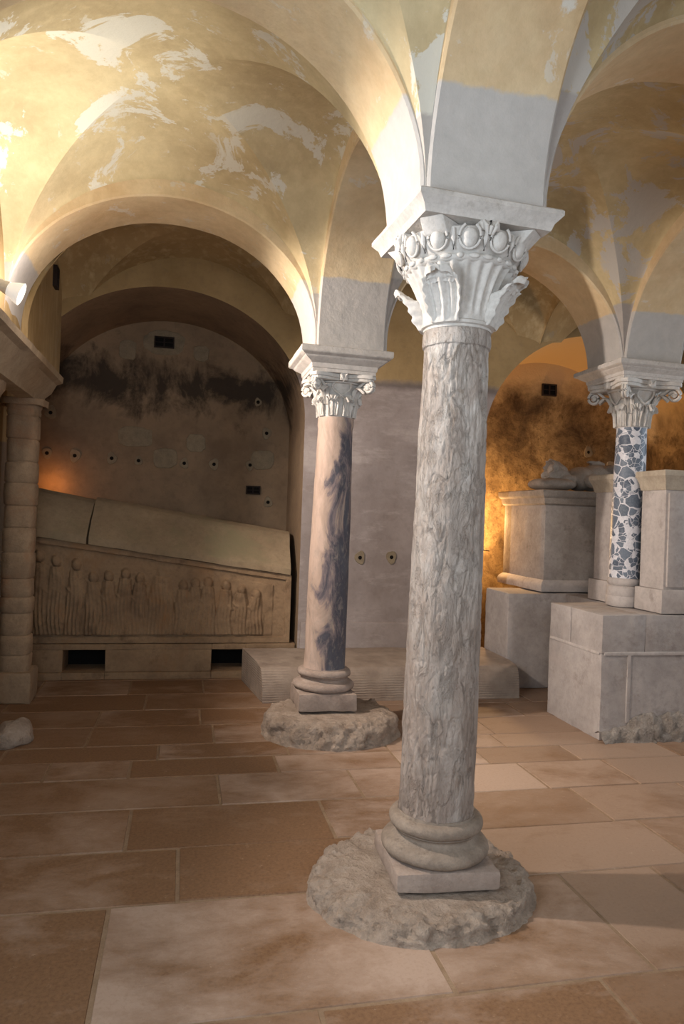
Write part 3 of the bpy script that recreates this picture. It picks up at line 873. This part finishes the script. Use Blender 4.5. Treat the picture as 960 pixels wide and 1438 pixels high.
# ------------------------------------------------------------------ rough footing stones
def footing(label, x, y, rx, ry, h, seed):
    m = MB(); n = 220; prof = []
    # radial rows: top disc to rounded rim to floor
    rr = [(.0, h), (.1, h), (.2, h), (.3, h), (.4, h), (.5, h), (.6, h), (.68, h*1.0), (.75, h*.995), (.81, h*.985), (.86, h*.97), (.9, h*.94), (.94, h*.87), (.965, h*.76), (.985, h*.6), (1.0, h*.42), (1.01, h*.25), (1.03, h*.1), (1.045, -.004)]
    r3 = []
    for p0, p1 in zip(rr, rr[1:]):
        for k in range(2): r3.append((p0[0]+(p1[0]-p0[0])*k/2, p0[1]+(p1[1]-p0[1])*k/2))
    rr = r3+[rr[-1]]
    rows_ = []
    for q, z in rr:
        row = []
        for k in range(n):
            a = 2*PI*k/n
            e = 1+.05*noise.noise(Vector((math.cos(a)*1.3, math.sin(a)*1.3, seed)))+.035*noise.noise(Vector((math.cos(a)*4, math.sin(a)*4, seed+9)))*q
            row.append((x+rx*q*e*math.cos(a), y+ry*q*e*math.sin(a), z))
        rows_.append(row)
    m.grid(rows_, closed_v=True)
    keep = lambda c: 0 if math.hypot((c.x-x)/rx, (c.y-y)/ry) < .70 else (min(1, .35+(math.hypot((c.x-x)/rx, (c.y-y)/ry)-.7)*3) if c.z > .012 else .3)
    m.rough(.036, 6, seed, keep=keep).rough(.026, 17, seed+3, keep=keep).rough(.010, 48, seed+5, keep=keep)
    m.v = [(a, b, c if c > 0 or True else 0) for a, b, c in m.v]
    o = m.build('footing_stone', M['footing'], ang=70, weld=True)
    return tag(o, label, 'stone footing', 'column footings')
footing('thick irregular stone disc under the plinth of the front pale column', 1.0, 2.815, .455, .40, .078, 2)
footing('lumpy stone disc under the marbled column, beside the tooled kerb', 1.05, 4.97, .47, .42, .150, 5)

# ------------------------------------------------------------------ tooled kerb slab along the end wall
def kerb():
    m = MB(); x0, x1, yf, yb, h = .66, 2.86, 5.74, 6.56, .285
    n = 150; rows_ = []
    prof = [(yb, 0), (yb, h), (yb-.3, h), (yf+.22, h-.004), (yf+.10, h-.02)]+[(yf+.10-.095*math.sin(i/10*PI/2), .03+(h-.05)*math.cos(i/10*PI/2)) for i in range(1, 11)]+[(yf, 0.0)]
    for i in range(n+1):
        x = x0+(x1-x0)*i/n; row = []
        for (y, z) in prof:
            row.append((x-(.10*(y-yf)/.8 if i == 0 else 0), y, z))
        rows_.append(row)
    m.grid(rows_); K = len(prof)
    m.f.append(tuple(range(K))); m.f.append(tuple(n*K+k for k in range(K)))
    m.rough(.010, 5, 8)
    # shallow tooled flutes on the front
    o = m.build('kerb_slab', M['kerbt'], ang=45)
    tag(o, 'long low tooled stone slab on the floor along the grey end wall', 'stone slab')
def kerbt():
    t = NT('tooled_kerb_stone', .92); p = t.pos(); n = t.noise(p, 5, 8, .65)
    c = t.ramp(n, [(.3, lin('#85766a')), (.68, lin('#a59687'))])
    w = t.n('ShaderNodeTexWave', wave_type='BANDS', bands_direction='Z'); w.inputs['Scale'].default_value = 16
    w.inputs['Distortion'].default_value = 2.5; w.inputs['Detail'].default_value = 2; t.l(p, w.inputs['Vector'])
    y = t.sep(p)[1]
    pm = t.mask(t.noise(p, 1.8, 3, .5), .45, .58)
    c = t.mix(t.math('MULTIPLY', t.math('MULTIPLY', t.mask(w.outputs['Fac'], .75, .25), .22), pm), c, lin('#5b4d42'))
    t.col(c); b = t.bump(t.math('MULTIPLY', w.outputs['Fac'], pm), .45, .008); t.bump(n, .4, .02, b); return t.done()
M['kerbt'] = kerbt()
kerb()

# ------------------------------------------------------------------ carved sarcophagus in the left niche
def sarcophagus_left():
    YF = 6.67
    # base wall with two square openings
    m = MB(); xs = [-1.40, -.98, -.625, .293, .601, 1.05]
    zs = [0, .062, .255, .305]
    for i in range(5):
        for k in range(3):
            if k == 1 and i in (1, 3): continue
            m.box(xs[i], xs[i+1], -.03 if k == 0 else 0, .62, zs[k], zs[k+1], .006, .12)
    m.rough(.006, 5, 4)
    base_mesh = m
    # chest with a carved front, taller at its head end
    o = empty('sarcophagus', (0, YF, 0), 'brown sarcophagus carved with a frieze of robed figures, in the dark niche', 'sarcophagus')
    base_mesh.build('base', M['sarc'], o, ang=35)['label'] = 'low stone base with two dark square openings'
    for i in (1, 3):
        MB().box(xs[i]-.01, xs[i+1]+.01, .34, .40, .05, .27).build('opening_back', M['black'], o, smooth=False)  # dark sheet standing in for the shade inside each opening
    x0, x1 = -1.38, 1.0
    top = lambda x: 1.235-.312-(x+1.38)*.325/2.38 if False else (1.232-(x+1.233)*.1335)-.312
    nx, nz = 330, 110
    figs = []
    rr = random.Random(3)
    spec = [(-1.20, 1.0), (-1.06, .97), (-.90, .95), (-.745, .80), (-.62, .84), (-.49, .9), (-.36, .86), (-.17, 1.0), (.02, .82), (.13, .88), (.24, .92), (.40, .9), (.55, .86), (.68, .8)]
    for x, s in spec: figs.append((x, s, rr.uniform(-.02, .02), rr.random()))
    def relief(x, z):
        # z measured from the chest foot; figures stand on a fillet at .08
        T = top(x); h = 0.0
        u = (z-.07)/max(.1, T-.13)
        for (fx, s, lean, q) in figs:
            seated = abs(fx+.17) < .01
            dx = x-fx-lean*(u-.3)
            head = (.87*s, .036)
            hy = (u-head[0])*(T-.13)
            d2 = (dx/.040)**2+(hy/.050)**2
            if d2 < 1: h = max(h, .042*math.sqrt(1-d2)+.018)
            halo = (dx/.05)**2+(hy/.06)**2
            if seated and halo < 1: h = max(h, .020)
            if 0 < u < .80*s:
                v = u/(.80*s)
                w = (.052+.032*(1-v)**1.2+.012*math.sin(v*PI*1.1))*(1.5 if seated else 1)
                e = (dx/w)**2
                if e < 1:
                    fold = .007*math.sin(dx*190+q*6+3*v+math.sin(v*7+q*9)*1.5)*(1 if v < .62 else .5)
                    h = max(h, .048*math.sqrt(1-e)+fold*1.3+.006)
            # bent arm
            ax = dx-.03*(1 if q > .5 else -1); az = (u-.52*s)*(T-.13)+ax*.8
            d3 = (ax/.05)**2+(az/.022)**2
            if d3 < 1: h = max(h, .042*math.sqrt(1-d3)+.012)
        # scroll-backed throne
        if abs(x+.17) < .16 and .02 < u < .30: h = max(h, .022+.006*math.cos(x*90))
        if -.72 < x < -.42 and .02 < u < .22: h = max(h, .026+.010*math.sin(x*70))
        if abs(x-.62) < .22 and u < .9:
            d = .03*noise.noise(Vector((x*7, z*7, 3)))
            h = max(h, .012+d)
        edge = min(1, max(0, (x1-.035-x)/.05))*min(1, max(0, (T-.035-z)/.03))*min(1, max(0, (z-.045)/.03))
        wear = .72+.6*noise.noise(Vector((x*2.6, z*3.0, 1)))+.35*noise.noise(Vector((x*9, z*9, 4)))
        return h*edge*max(.35, wear)
    pts = []
    for i in range(nx+1):
        x = x0+(x1-x0)*i/nx; row = []; T = top(x)
        for k in range(nz+1):
            z = T*k/nz
            r = relief(x, z)
            border = 0
            row.append((x, .045-r*1.0-(.035 if (z > T-.05 or z < .055 or x > x1-.05) else 0)*.8+.006*noise.fractal(Vector((x*8, z*8, 0)), 1, 2, 3), z))
        pts.append(row)
    cf = MB().grid(pts).build('carved_front', M['sarc'], o, ang=75); cf.location.z = .312
    m = MB(); bx = [(x0, 0.05), (x1-.002, 0.05), (x1-.002, .60), (x0, .60)]
    m.add([(x, y, 0) for x, y in bx]+[(x, y, top(x)-.003) for x, y in bx], [(0, 1, 2, 3), (7, 6, 5, 4), (0, 4, 5, 1), (1, 5, 6, 2), (2, 6, 7, 3), (3, 7, 4, 0)])
    m.build('chest', M['sarc'], o, smooth=False).location.z = .312
    # lid broken in two: coped slabs
    def lid(name, label, xa, xb, skew, seed, g):
        l = MB(); n = 40; rows_ = []
        for i in range(n+1):
            t = i/n
            zb = lambda x: (1.232-(x+1.233)*.1335)+.004+g
            row = []
            for (dy, dz, sh) in ((-.015, .0, 0), (-.02, .055, .02), (-.01, .075, .03), (.12, .235, .12), (.25, .385, .3), (.33, .42, .4), (.62, .42, .5), (.62, .0, .5)):
                xx = xa+(xb-xa)*t+skew*sh
                if xb > .8 and t > .8: xx -= 0.02*(t-.8)*5*0
                row.append((xx, YF+dy, zb(xx)+dz*(1-.06*t)))
            rows_.append(row)
        l.grid(rows_, closed_v=True); K = 8
        l.f.append(tuple(range(K))); l.f.append(tuple(n*K+k for k in range(K)))
        b = bmesh.new(); vs = [b.verts.new(v) for v in l.v]; [b.faces.new([vs[i] for i in f]) for f in l.f]
        bmesh.ops.recalc_face_normals(b, faces=b.faces[:])
        bmesh.ops.subdivide_edges(b, edges=[e for e in b.edges if e.calc_length() > .08], cuts=3, use_grid_fill=True)
        m2 = MB().bm(b).rough(.007, 4, seed)
        m2.v = [(x, y-YF, z) for x, y, z in m2.v]
        m2.build(name, M['lid'], o, ang=35)['label'] = label
    lid('lid', 'short broken piece of the lid', -1.36, -.82, .10, 2, 0)
    lid('lid', 'long sloping piece of the lid', -.80, .985, .06, 6, .002)
sarcophagus_left()

# ------------------------------------------------------------------ tomb with effigy
def tomb():
    m = MB().box(2.88, 4.75, 6.06, 6.56, 0, .862, .02, .06).rough(.010, 4, 3)
    tag(m.build('pedestal_block', M['platform'], ang=40), 'rough grey block carrying the effigy tomb, between kerb and platform', 'pedestal')
    o = empty('tomb_chest', (3.95, 6.5, .875), 'plain grey tomb chest with moulded top slab under the lying stone figure', 'tomb')
    X0, X1, Y0_, Y1_ = 3.22-3.95, 1.15, 6.11-6.5, 7.0-6.5
    MB().box(X0+.03, X1, Y0_+.02, Y1_, .10, .80, .012, .09).rough(.005, 4, 5).build('chest', M['tomb'], o)
    def ring(name, prof, mat):
        mm = MB(); rows_ = []
        for d, z in prof:
            xa, xb, ya, yb = X0+.03-d, X1+d, Y0_+.02-d, Y1_+d
            row = []
            for (p, q) in (((xa, ya), (xb, ya)), ((xb, ya), (xb, yb)), ((xb, yb), (xa, yb)), ((xa, yb), (xa, ya))):
                for k in range(12): row.append((p[0]+(q[0]-p[0])*k/12, p[1]+(q[1]-p[1])*k/12, z))
            rows_.append(row)
        mm.grid(rows_, closed_v=True); L = 48
        mm.f.append(tuple(reversed(range(L)))); mm.f.append(tuple((len(prof)-1)*L+k for k in range(L)))
        mm.rough(.004, 6, 2).build(name, mat, o, ang=30)
    ring('foot_moulding', [(.035, 0), (.04, .05), (.03, .075), (.005, .10), (0, .105)], M['tombpale'])
    ring('top_slab', [(.004, .795), (.02, .81), (.03, .86), (.045, .875), (.05, .885), (.055, .93), (.03, .938)], M['effigy'])
    zt = .875+.943
    e = empty('effigy', (3.95, 6.5, zt), 'stone figure of a robed person lying on the tomb, head on a pillow', 'statue')
    # pillow
    m = MB().ball((0, 0, 0), (1, 1, 1), 40, 24)
    def sup(v):
        x, y, z = v; f = lambda q, p: math.copysign(abs(q)**p, q)
        return (-.46+.20*f(x, .75), -.02+.24*f(y, .75), .062+.062*f(z, .9))
    m.v = [sup(v) for v in m.v]; m.rough(.004, 8, 1); m.build('pillow', M['effigy'], e, ang=80)
    # figure: one continuous body, head to the left, feet to the right
    m = MB()
    hc = Vector((-.42, -.02, .20))
    def s(c, r, rot=None):
        m.ball(c, r, 20, 14)
    s(hc, (.085, .072, .078)); s(hc+Vector((.055, 0, .006)), (.06, .055, .055)); s(hc+Vector((.095, 0, .012)), (.03, .03, .03))
    s(hc+Vector((.015, 0, .075)), (.035, .012, .022)); s(hc+Vector((.055, 0, .058)), (.012, .024, .012))
    for q in (-1, 1):
        s(hc+Vector((-.015, q*.028, .062)), (.014, .018, .014)); s(hc+Vector((-.0, q*.07, .0)), (.022, .015, .03))
        # veil falling beside the face
        s(hc+Vector((.0, q*.075, -.05)), (.12, .03, .06)); s(hc+Vector((.1, q*.09, -.1)), (.12, .05, .06))
    s(hc+Vector((.14, 0, -.045)), (.07, .05, .05))
    s((-.16, -.02, .13), (.14, .20, .12)); s((.02, -.02, .14), (.20, .17, .14)); s((.25, -.02, .13), (.24, .16, .125))
    s((.55, -.02, .105), (.35, .165, .095)); s((.85, -.02, .095), (.22, .15, .085)); s((1.0, -.02, .12), (.07, .12, .10))
    for q in (-1, 1):
        s((-.12, -.02+q*.19, .10), (.10, .05, .07)); s((.02, -.02+q*.195, .11), (.12, .042, .055)); s((.10, -.02+q*.11, .23), (.06, .09, .045))
        s((.99, -.02+q*.05, .17), (.035, .035, .065))
    # praying hands raised on the breast
    for q in (-1, 1):
        s((.03, -.02+q*.018, .285), (.075, .018, .024)); s((-.035, -.02+q*.016, .30), (.05, .012, .017)); s((.02, -.02+q*.03, .305), (.03, .010, .010))
    # robe folds
    for k in range(7):
        y = -.14+k*.04
        b = MB().tube([(.15+.02*k % .05, y, .195-.6*(y+.02)**2*4), (.45, y*1.05, .197-.6*(y+.02)**2*4), (.92, y*.9, .172-.6*(y+.02)**2*4)], [.010, .014, .012], 8); m.add(b.v, b.f)
    m.v = [(x, y, max(z, .004)) for x, y, z in m.v]
    f = m.build('figure', M['effigy'], e, ang=80)
    md = f.modifiers.new('r', 'REMESH'); md.mode = 'VOXEL'; md.voxel_size = .008; md.use_smooth_shade = True
    sm = f.modifiers.new('s', 'SMOOTH'); sm.iterations = 3; sm.factor = .5
    # headband crown with low points
    m = MB(); n = 60
    ringp = []
    for k in range(n):
        a = 2*PI*k/n; p = .055+.018*max(0, math.cos(a*9))
        ringp.append((a, p))
    T = Matrix.Translation(hc) @ Matrix.Rotation(R(-80), 4, 'Y')
    rin, rout = .082, .092
    m.grid([[(rin*math.cos(a), rin*math.sin(a), .02) for a, p in ringp], [(rout*math.cos(a), rout*math.sin(a), .02) for a, p in ringp],
            [(rout*1.08*math.cos(a), rout*1.08*math.sin(a), .02+p) for a, p in ringp], [(rin*1.06*math.cos(a), rin*1.06*math.sin(a), .02+p) for a, p in ringp]], closed_u=True, closed_v=True, mat=T)
    m.build('crown', M['effigy'], e, ang=60)
tomb()

# ------------------------------------------------------------------ masonry platform and the sarcophagus on it
def platform():
    o = empty('masonry_platform', (3.9, 5.2, 0), 'big grey masonry platform with crumbling foot, under the breccia column', 'platform')
    x0, x1, y0, y1, h = 2.88-3.9, 5.6-3.9, 4.56-5.2, 5.95-5.2, .875
    m = MB()
    # courses with real joints
    def blk(a, b, c, d, e, f): m.box(a, b, c, d, e, f, .007, .09)
    blk(x0, x0+.10, y0, y1, .0, .55); 
    m = MB()
    ym, xm = 5.30-5.2, 3.38-3.9
    blk(x0, x1, y0+.0, ym, .0, .60); blk(xm, x1, ym-.02, y1, .0, h-.004)
    for (a, b) in ((x0, x0+.34), (x0+.34, x0+1.3), (x0+1.3, x1)): blk(a, b-.004, y0, y0+.42, .606, h)
    blk(x0, x1, y0+.425, ym, .606, h)
    k = lambda c: 1
    m.rough(.009, 3.5, 3)
    m.build('masonry', M['platform'], o, ang=40)
    # vertical and horizontal mortar strips standing a little proud on the front
    s = MB().box(x0+.02, x1, y0-.009, y0+.02, .592, .616, .004, .08).box(x0+.20, x0+.228, y0-.009, y0+.02, .12, .60, .004, .08).box(x0-.009, x0+.02, y0+.02, ym-.02, .592, .614, .004, .08)
    s.rough(.004, 9, 4).build('mortar_joint', M['tombpale'], o)
    # broken foot
    m = MB(); n = 90; rows_ = []
    for i in range(n+1):
        x = x0-.01+(x1-x0+.01)*i/n
        g = .5+.5*noise.noise(Vector((x*4, 0, 2)))
        hh = (.09+.17*g)*min(1, (i+5)/16); dd = .04+.06*g
        rows_.append([(x, y0-dd*1.2, -.003), (x, y0-dd*1.1, hh*.15), (x, y0-dd, hh*.35), (x, y0-dd*.8, hh*.6), (x, y0-dd*.45, hh*.85), (x, y0-.006, hh), (x, y0+.05, hh)])
    m.grid(rows_); m.rough(.045, 9, 6).rough(.022, 26, 7)
    m.build('crumbled_foot', M['rubble'], o, ang=75)
platform()
def sarcophagus_right():
    X0, XN_, X1 = 3.385, 3.62, 5.5
    Z0, Z1, Z2 = .882, 1.775, 1.915
    ya, yb, yc, yd = 4.61, 4.89, 5.20, 5.52
    o = empty('sarcophagus', (4.4, 5.15, Z0), 'pale panelled sarcophagus with thick rim slab, notched around the breccia column', 'sarcophagus')
    def poly(d):
        P = [(X0-d, ya-d), (X1, ya-d), (X1, yd+d), (X0-d, yd+d), (X0-d, yc-d*.5), (XN_-d*.3, yc-d*.5), (XN_-d*.3, yb+d*.5), (X0-d, yb+d*.5)]
        return [(x-4.4, y-5.15) for x, y in P]
    MB().prism(poly(.03), 0, .17, .008).rough(.004, 5, 1).build('foot_course', M['tombpale'], o, ang=30)
    MB().prism(poly(0), .17, Z1-Z0, .008).build('chest', M['tombpale'], o, ang=30)
    m = MB()
    prof = [(.006, Z1-Z0-.002), (.012, Z1-Z0+.012), (.02, Z1-Z0+.05), (.035, Z1-Z0+.085), (.045, Z1-Z0+.10), (.045, Z2-Z0-.008), (.038, Z2-Z0)]
    rows_ = [[(x, y, z) for x, y in poly(d)] for d, z in prof]
    m.grid(rows_, closed_v=True); m.f.append(tuple(reversed(range(8)))); m.f.append(tuple(len(m.v)-8+k for k in range(8)))
    m.build('rim_slab', M['cornice2'], o, ang=30)
    # raised frame of the front panel
    m = MB()
    for b in ((X0+.02, X0+.15, .19, .87), (X0+.15, X1, .19, .28), (X0+.15, X1, .80, .87), (X0+1.0, X0+1.1, .28, .80)):
        m.box(b[0]-4.4, b[1]-4.4, ya-5.15-.016, ya-5.15+.01, b[2], b[3], .005)
    m.build('panel_frame', M['tombpale'], o)
M['cornice2'] = stone('yellowed_limestone_rim', lin('#a39684'), lin('#bdb09d'), scale=6, bump=.4)
sarcophagus_right()

# ------------------------------------------------------------------ ventilation grilles
def vent(label, loc, w, h, normal='y', mat=None):
    o = empty('air_vent', loc, label, 'vent', 'wall vents')
    if normal == 'x': o.rotation_euler = (0, 0, R(90))
    f = MB()
    t = .014
    f.box(-w/2-t, -w/2, -.012, .02, -h/2-t, h/2+t, .002).box(w/2, w/2+t, -.012, .02, -h/2-t, h/2+t, .002)
    f.box(-w/2, w/2, -.012, .02, h/2, h/2+t, .002).box(-w/2, w/2, -.012, .02, -h/2-t, -h/2, .002)
    f.build('vent_frame', M['iron'], o)
    MB().box(-w/2, w/2, .006, .012, -h/2, h/2).build('vent_back', M['black'], o, smooth=False)
    g = MB()
    g.box(-.008, .008, -.008, .006, -h/2, h/2, .002)
    g.box(-w/2, w/2, -.006, .006, -.004, .004)
    g.build('grille_bar', M['iron'], o)
vent('square dark vent high under the arch of the dark niche, above the soot', (-.25, YE+.978, 3.2), .17, .085)
vent('small dark vent low on the niche wall above the end of the sarcophagus lid', (.70, YE+.978, 1.74), .12, .06)
vent('tall narrow dark vent on the side wall above the cornice', (-1.062, 6.2, 3.34), .10, .14, 'x')
vent('dark vent in the orange-lit niche above the effigy', (4.07, YE+1.078, 3.04), .15, .11)
vent('little dark vent low in the orange-lit niche beside the tomb chest', (3.16, YE+1.078, 1.66), .12, .08)

# ------------------------------------------------------------------ spotlight on the cornice and cable
LAMP = Vector((-1.03, 4.50, 2.745))
def spotlight():
    o = empty('spotlight', LAMP, 'white spotlight with glowing bulb standing on the stone cornice', 'lamp')
    d = Vector((.92, .05, -.36)).normalized()
    q = d.to_track_quat('Z', 'Y').to_matrix().to_4x4()
    MB().lathe([(.012, -.17), (.030, -.165), (.034, -.15), (.034, -.03), (.036, -.02), (.040, 0), (.036, .0), (.03, -.02)], 32, caps=True, mat=q).build('lamp_body', M['enamel'], o, ang=40)
    MB().lathe([(.037, .0), (.039, .004), (.058, .045), (.066, .075), (.063, .076), (.054, .046), (.034, .006)], 36, caps=False, mat=q).build('reflector', M['glass'], o, ang=50)
    MB().ball((0, 0, .035), (.016, .016, .034), 20, 14, q).build('bulb', M['bulb'], o)
    m = MB().tube([tuple(q @ Vector((0, .0, -.10))), (-.08, .02, -.06), (-.08, .02, -.155)], .009, 8)
    m.build('bracket', M['iron'], o)
    MB().box(-.13, -.03, -.03, .07, -.178, -.152, .006).build('foot_plate', M['iron'], o)
    MB().tube([(-.08, .07, -.165), (-.10, .2, -.16), (-.12, .5, -.15), (-.13, 1.0, -.15)], .005, 6).build('power_cord', M['cable'], o)
spotlight()
def cable():
    pts = [(3.0, 7.66, 1.60), (2.97, 7.6, 1.45), (2.93, 7.45, 1.28), (2.95, 7.3, 1.22), (3.05, 7.2, 1.2), (3.15, 7.12, 1.19)]
    S = []
    for i in range(len(pts)-1):
        for k in range(6):
            t = k/6; S.append(tuple(a+(b-a)*t for a, b in zip(pts[i], pts[i+1])))
    S.append(pts[-1])
    o = MB().tube(S, .006, 6).build('cable', M['cable'])
    tag(o, 'thin black cable hanging down the orange-lit niche wall', 'cable')
cable()

# ------------------------------------------------------------------ light
def light(name, typ, loc, power, color, **kw):
    d = bpy.data.lights.new(name, typ); d.energy = power; d.color = color
    tgt = kw.pop('target', None)
    for k, v in kw.items(): setattr(d, k, v)
    o = bpy.data.objects.new(name, d); COL.objects.link(o); o.location = loc
    if tgt is not None: o.rotation_euler = (Vector(tgt)-Vector(loc)).to_track_quat('-Z', 'Y').to_euler()
    return o
WARM = (1, .86, .76); COOL = (.80, .90, 1.0)
light('spot_lamp', 'SPOT', LAMP+Vector((.10, .0, -.03)), 270, WARM, spot_size=R(92), spot_blend=.6, shadow_soft_size=.03, target=(2.6, 5.5, 1.25))
light('spot_lamp_two', 'SPOT', (-.98, 3.28, 2.78), 225, (1, .89, .81), spot_size=R(91), spot_blend=.6, shadow_soft_size=.03, target=(1.2, 2.76, 1.72))
light('vault_lamp', 'SPOT', (-.95, 3.85, 2.66), 56, (1, .97, .88), spot_size=R(126), spot_blend=.7, shadow_soft_size=.05, target=(-1.1, 3.9, 3.9))
light('spot_spill', 'POINT', LAMP+Vector((.16, .14, .10)), 8, WARM, shadow_soft_size=.03)  # extra point light for the lamp's spill, added to lift the end bay
light('niche_lamp', 'POINT', (3.19, 7.36, 1.50), 44, (1, .60, .25), shadow_soft_size=.05)
light('niche_lamp_low', 'POINT', (-1.25, 7.42, 1.72), 1.6, (1, .38, .10), shadow_soft_size=.04)
light('left_daylight', 'AREA', (-1.5, 1.1, 1.85), 50, COOL, shape='RECTANGLE', size=1.1, size_y=1.15, target=(1.0, 2.6, 2.4))  # area light behind the unseen opening added in the left wall
light('added_window_daylight', 'AREA', (-.2, YW-.32, 2.1), 50, COOL, shape='RECTANGLE', size=1.4, size_y=1.8, target=(-.2, 2, 2.0))  # soft fill at the unseen window openings added behind the camera
light('added_window_daylight_two', 'AREA', (2.3, YW-.32, 2.15), 34, COOL, shape='RECTANGLE', size=1.2, size_y=1.5, target=(2.3, 2, 1.8))
light('added_side_daylight', 'AREA', (XR+.37, 3.9, 2.3), 42, COOL, shape='RECTANGLE', size=1.2, size_y=1.4, target=(2.6, 3.9, 3.3))  # fill from the added right-wall opening, aimed up to lift the vault
light('added_side_daylight_two', 'AREA', (XR+.37, 0, 2.15), 30, COOL, shape='RECTANGLE', size=1.2, size_y=1.7, target=(2, .6, 1.6))
w = bpy.data.worlds.new('world'); SC.world = w; w.use_nodes = True
w.node_tree.nodes['Background'].inputs['Color'].default_value = (.6, .75, 1, 1)
w.node_tree.nodes['Background'].inputs['Strength'].default_value = .3

# ------------------------------------------------------------------ camera
F, YAW, ROLL, PITCH = 1020., R(12.3), R(2.0), R(.34)
fw = Vector((math.sin(YAW)*math.cos(PITCH), math.cos(YAW)*math.cos(PITCH), math.sin(PITCH)))
rt = fw.cross(Vector((0, 0, 1))).normalized(); up = rt.cross(fw)
r2 = rt*math.cos(ROLL)+up*math.sin(ROLL); u2 = up*math.cos(ROLL)-rt*math.sin(ROLL)
cd = bpy.data.cameras.new('camera'); cam = bpy.data.objects.new('camera', cd); COL.objects.link(cam)
mw = Matrix.Identity(4)
for i in range(3): mw[i][0], mw[i][1], mw[i][2] = r2[i], u2[i], -fw[i]
mw[0][3], mw[1][3], mw[2][3] = 0, 0, 1.5
cam.matrix_world = mw
cd.sensor_fit = 'VERTICAL'; cd.sensor_height = 36; cd.lens = F/1438*36; cd.clip_start = .05
SC.camera = cam
SC.view_settings.view_transform = 'Standard'; SC.view_settings.look = 'None'
SC.view_settings.exposure = 0.4; SC.view_settings.gamma = 1.0; SC.view_settings.use_curve_mapping = False
SC.cycles.max_bounces = 8; SC.cycles.diffuse_bounces = 5
SC.cycles.sample_clamp_indirect = 4
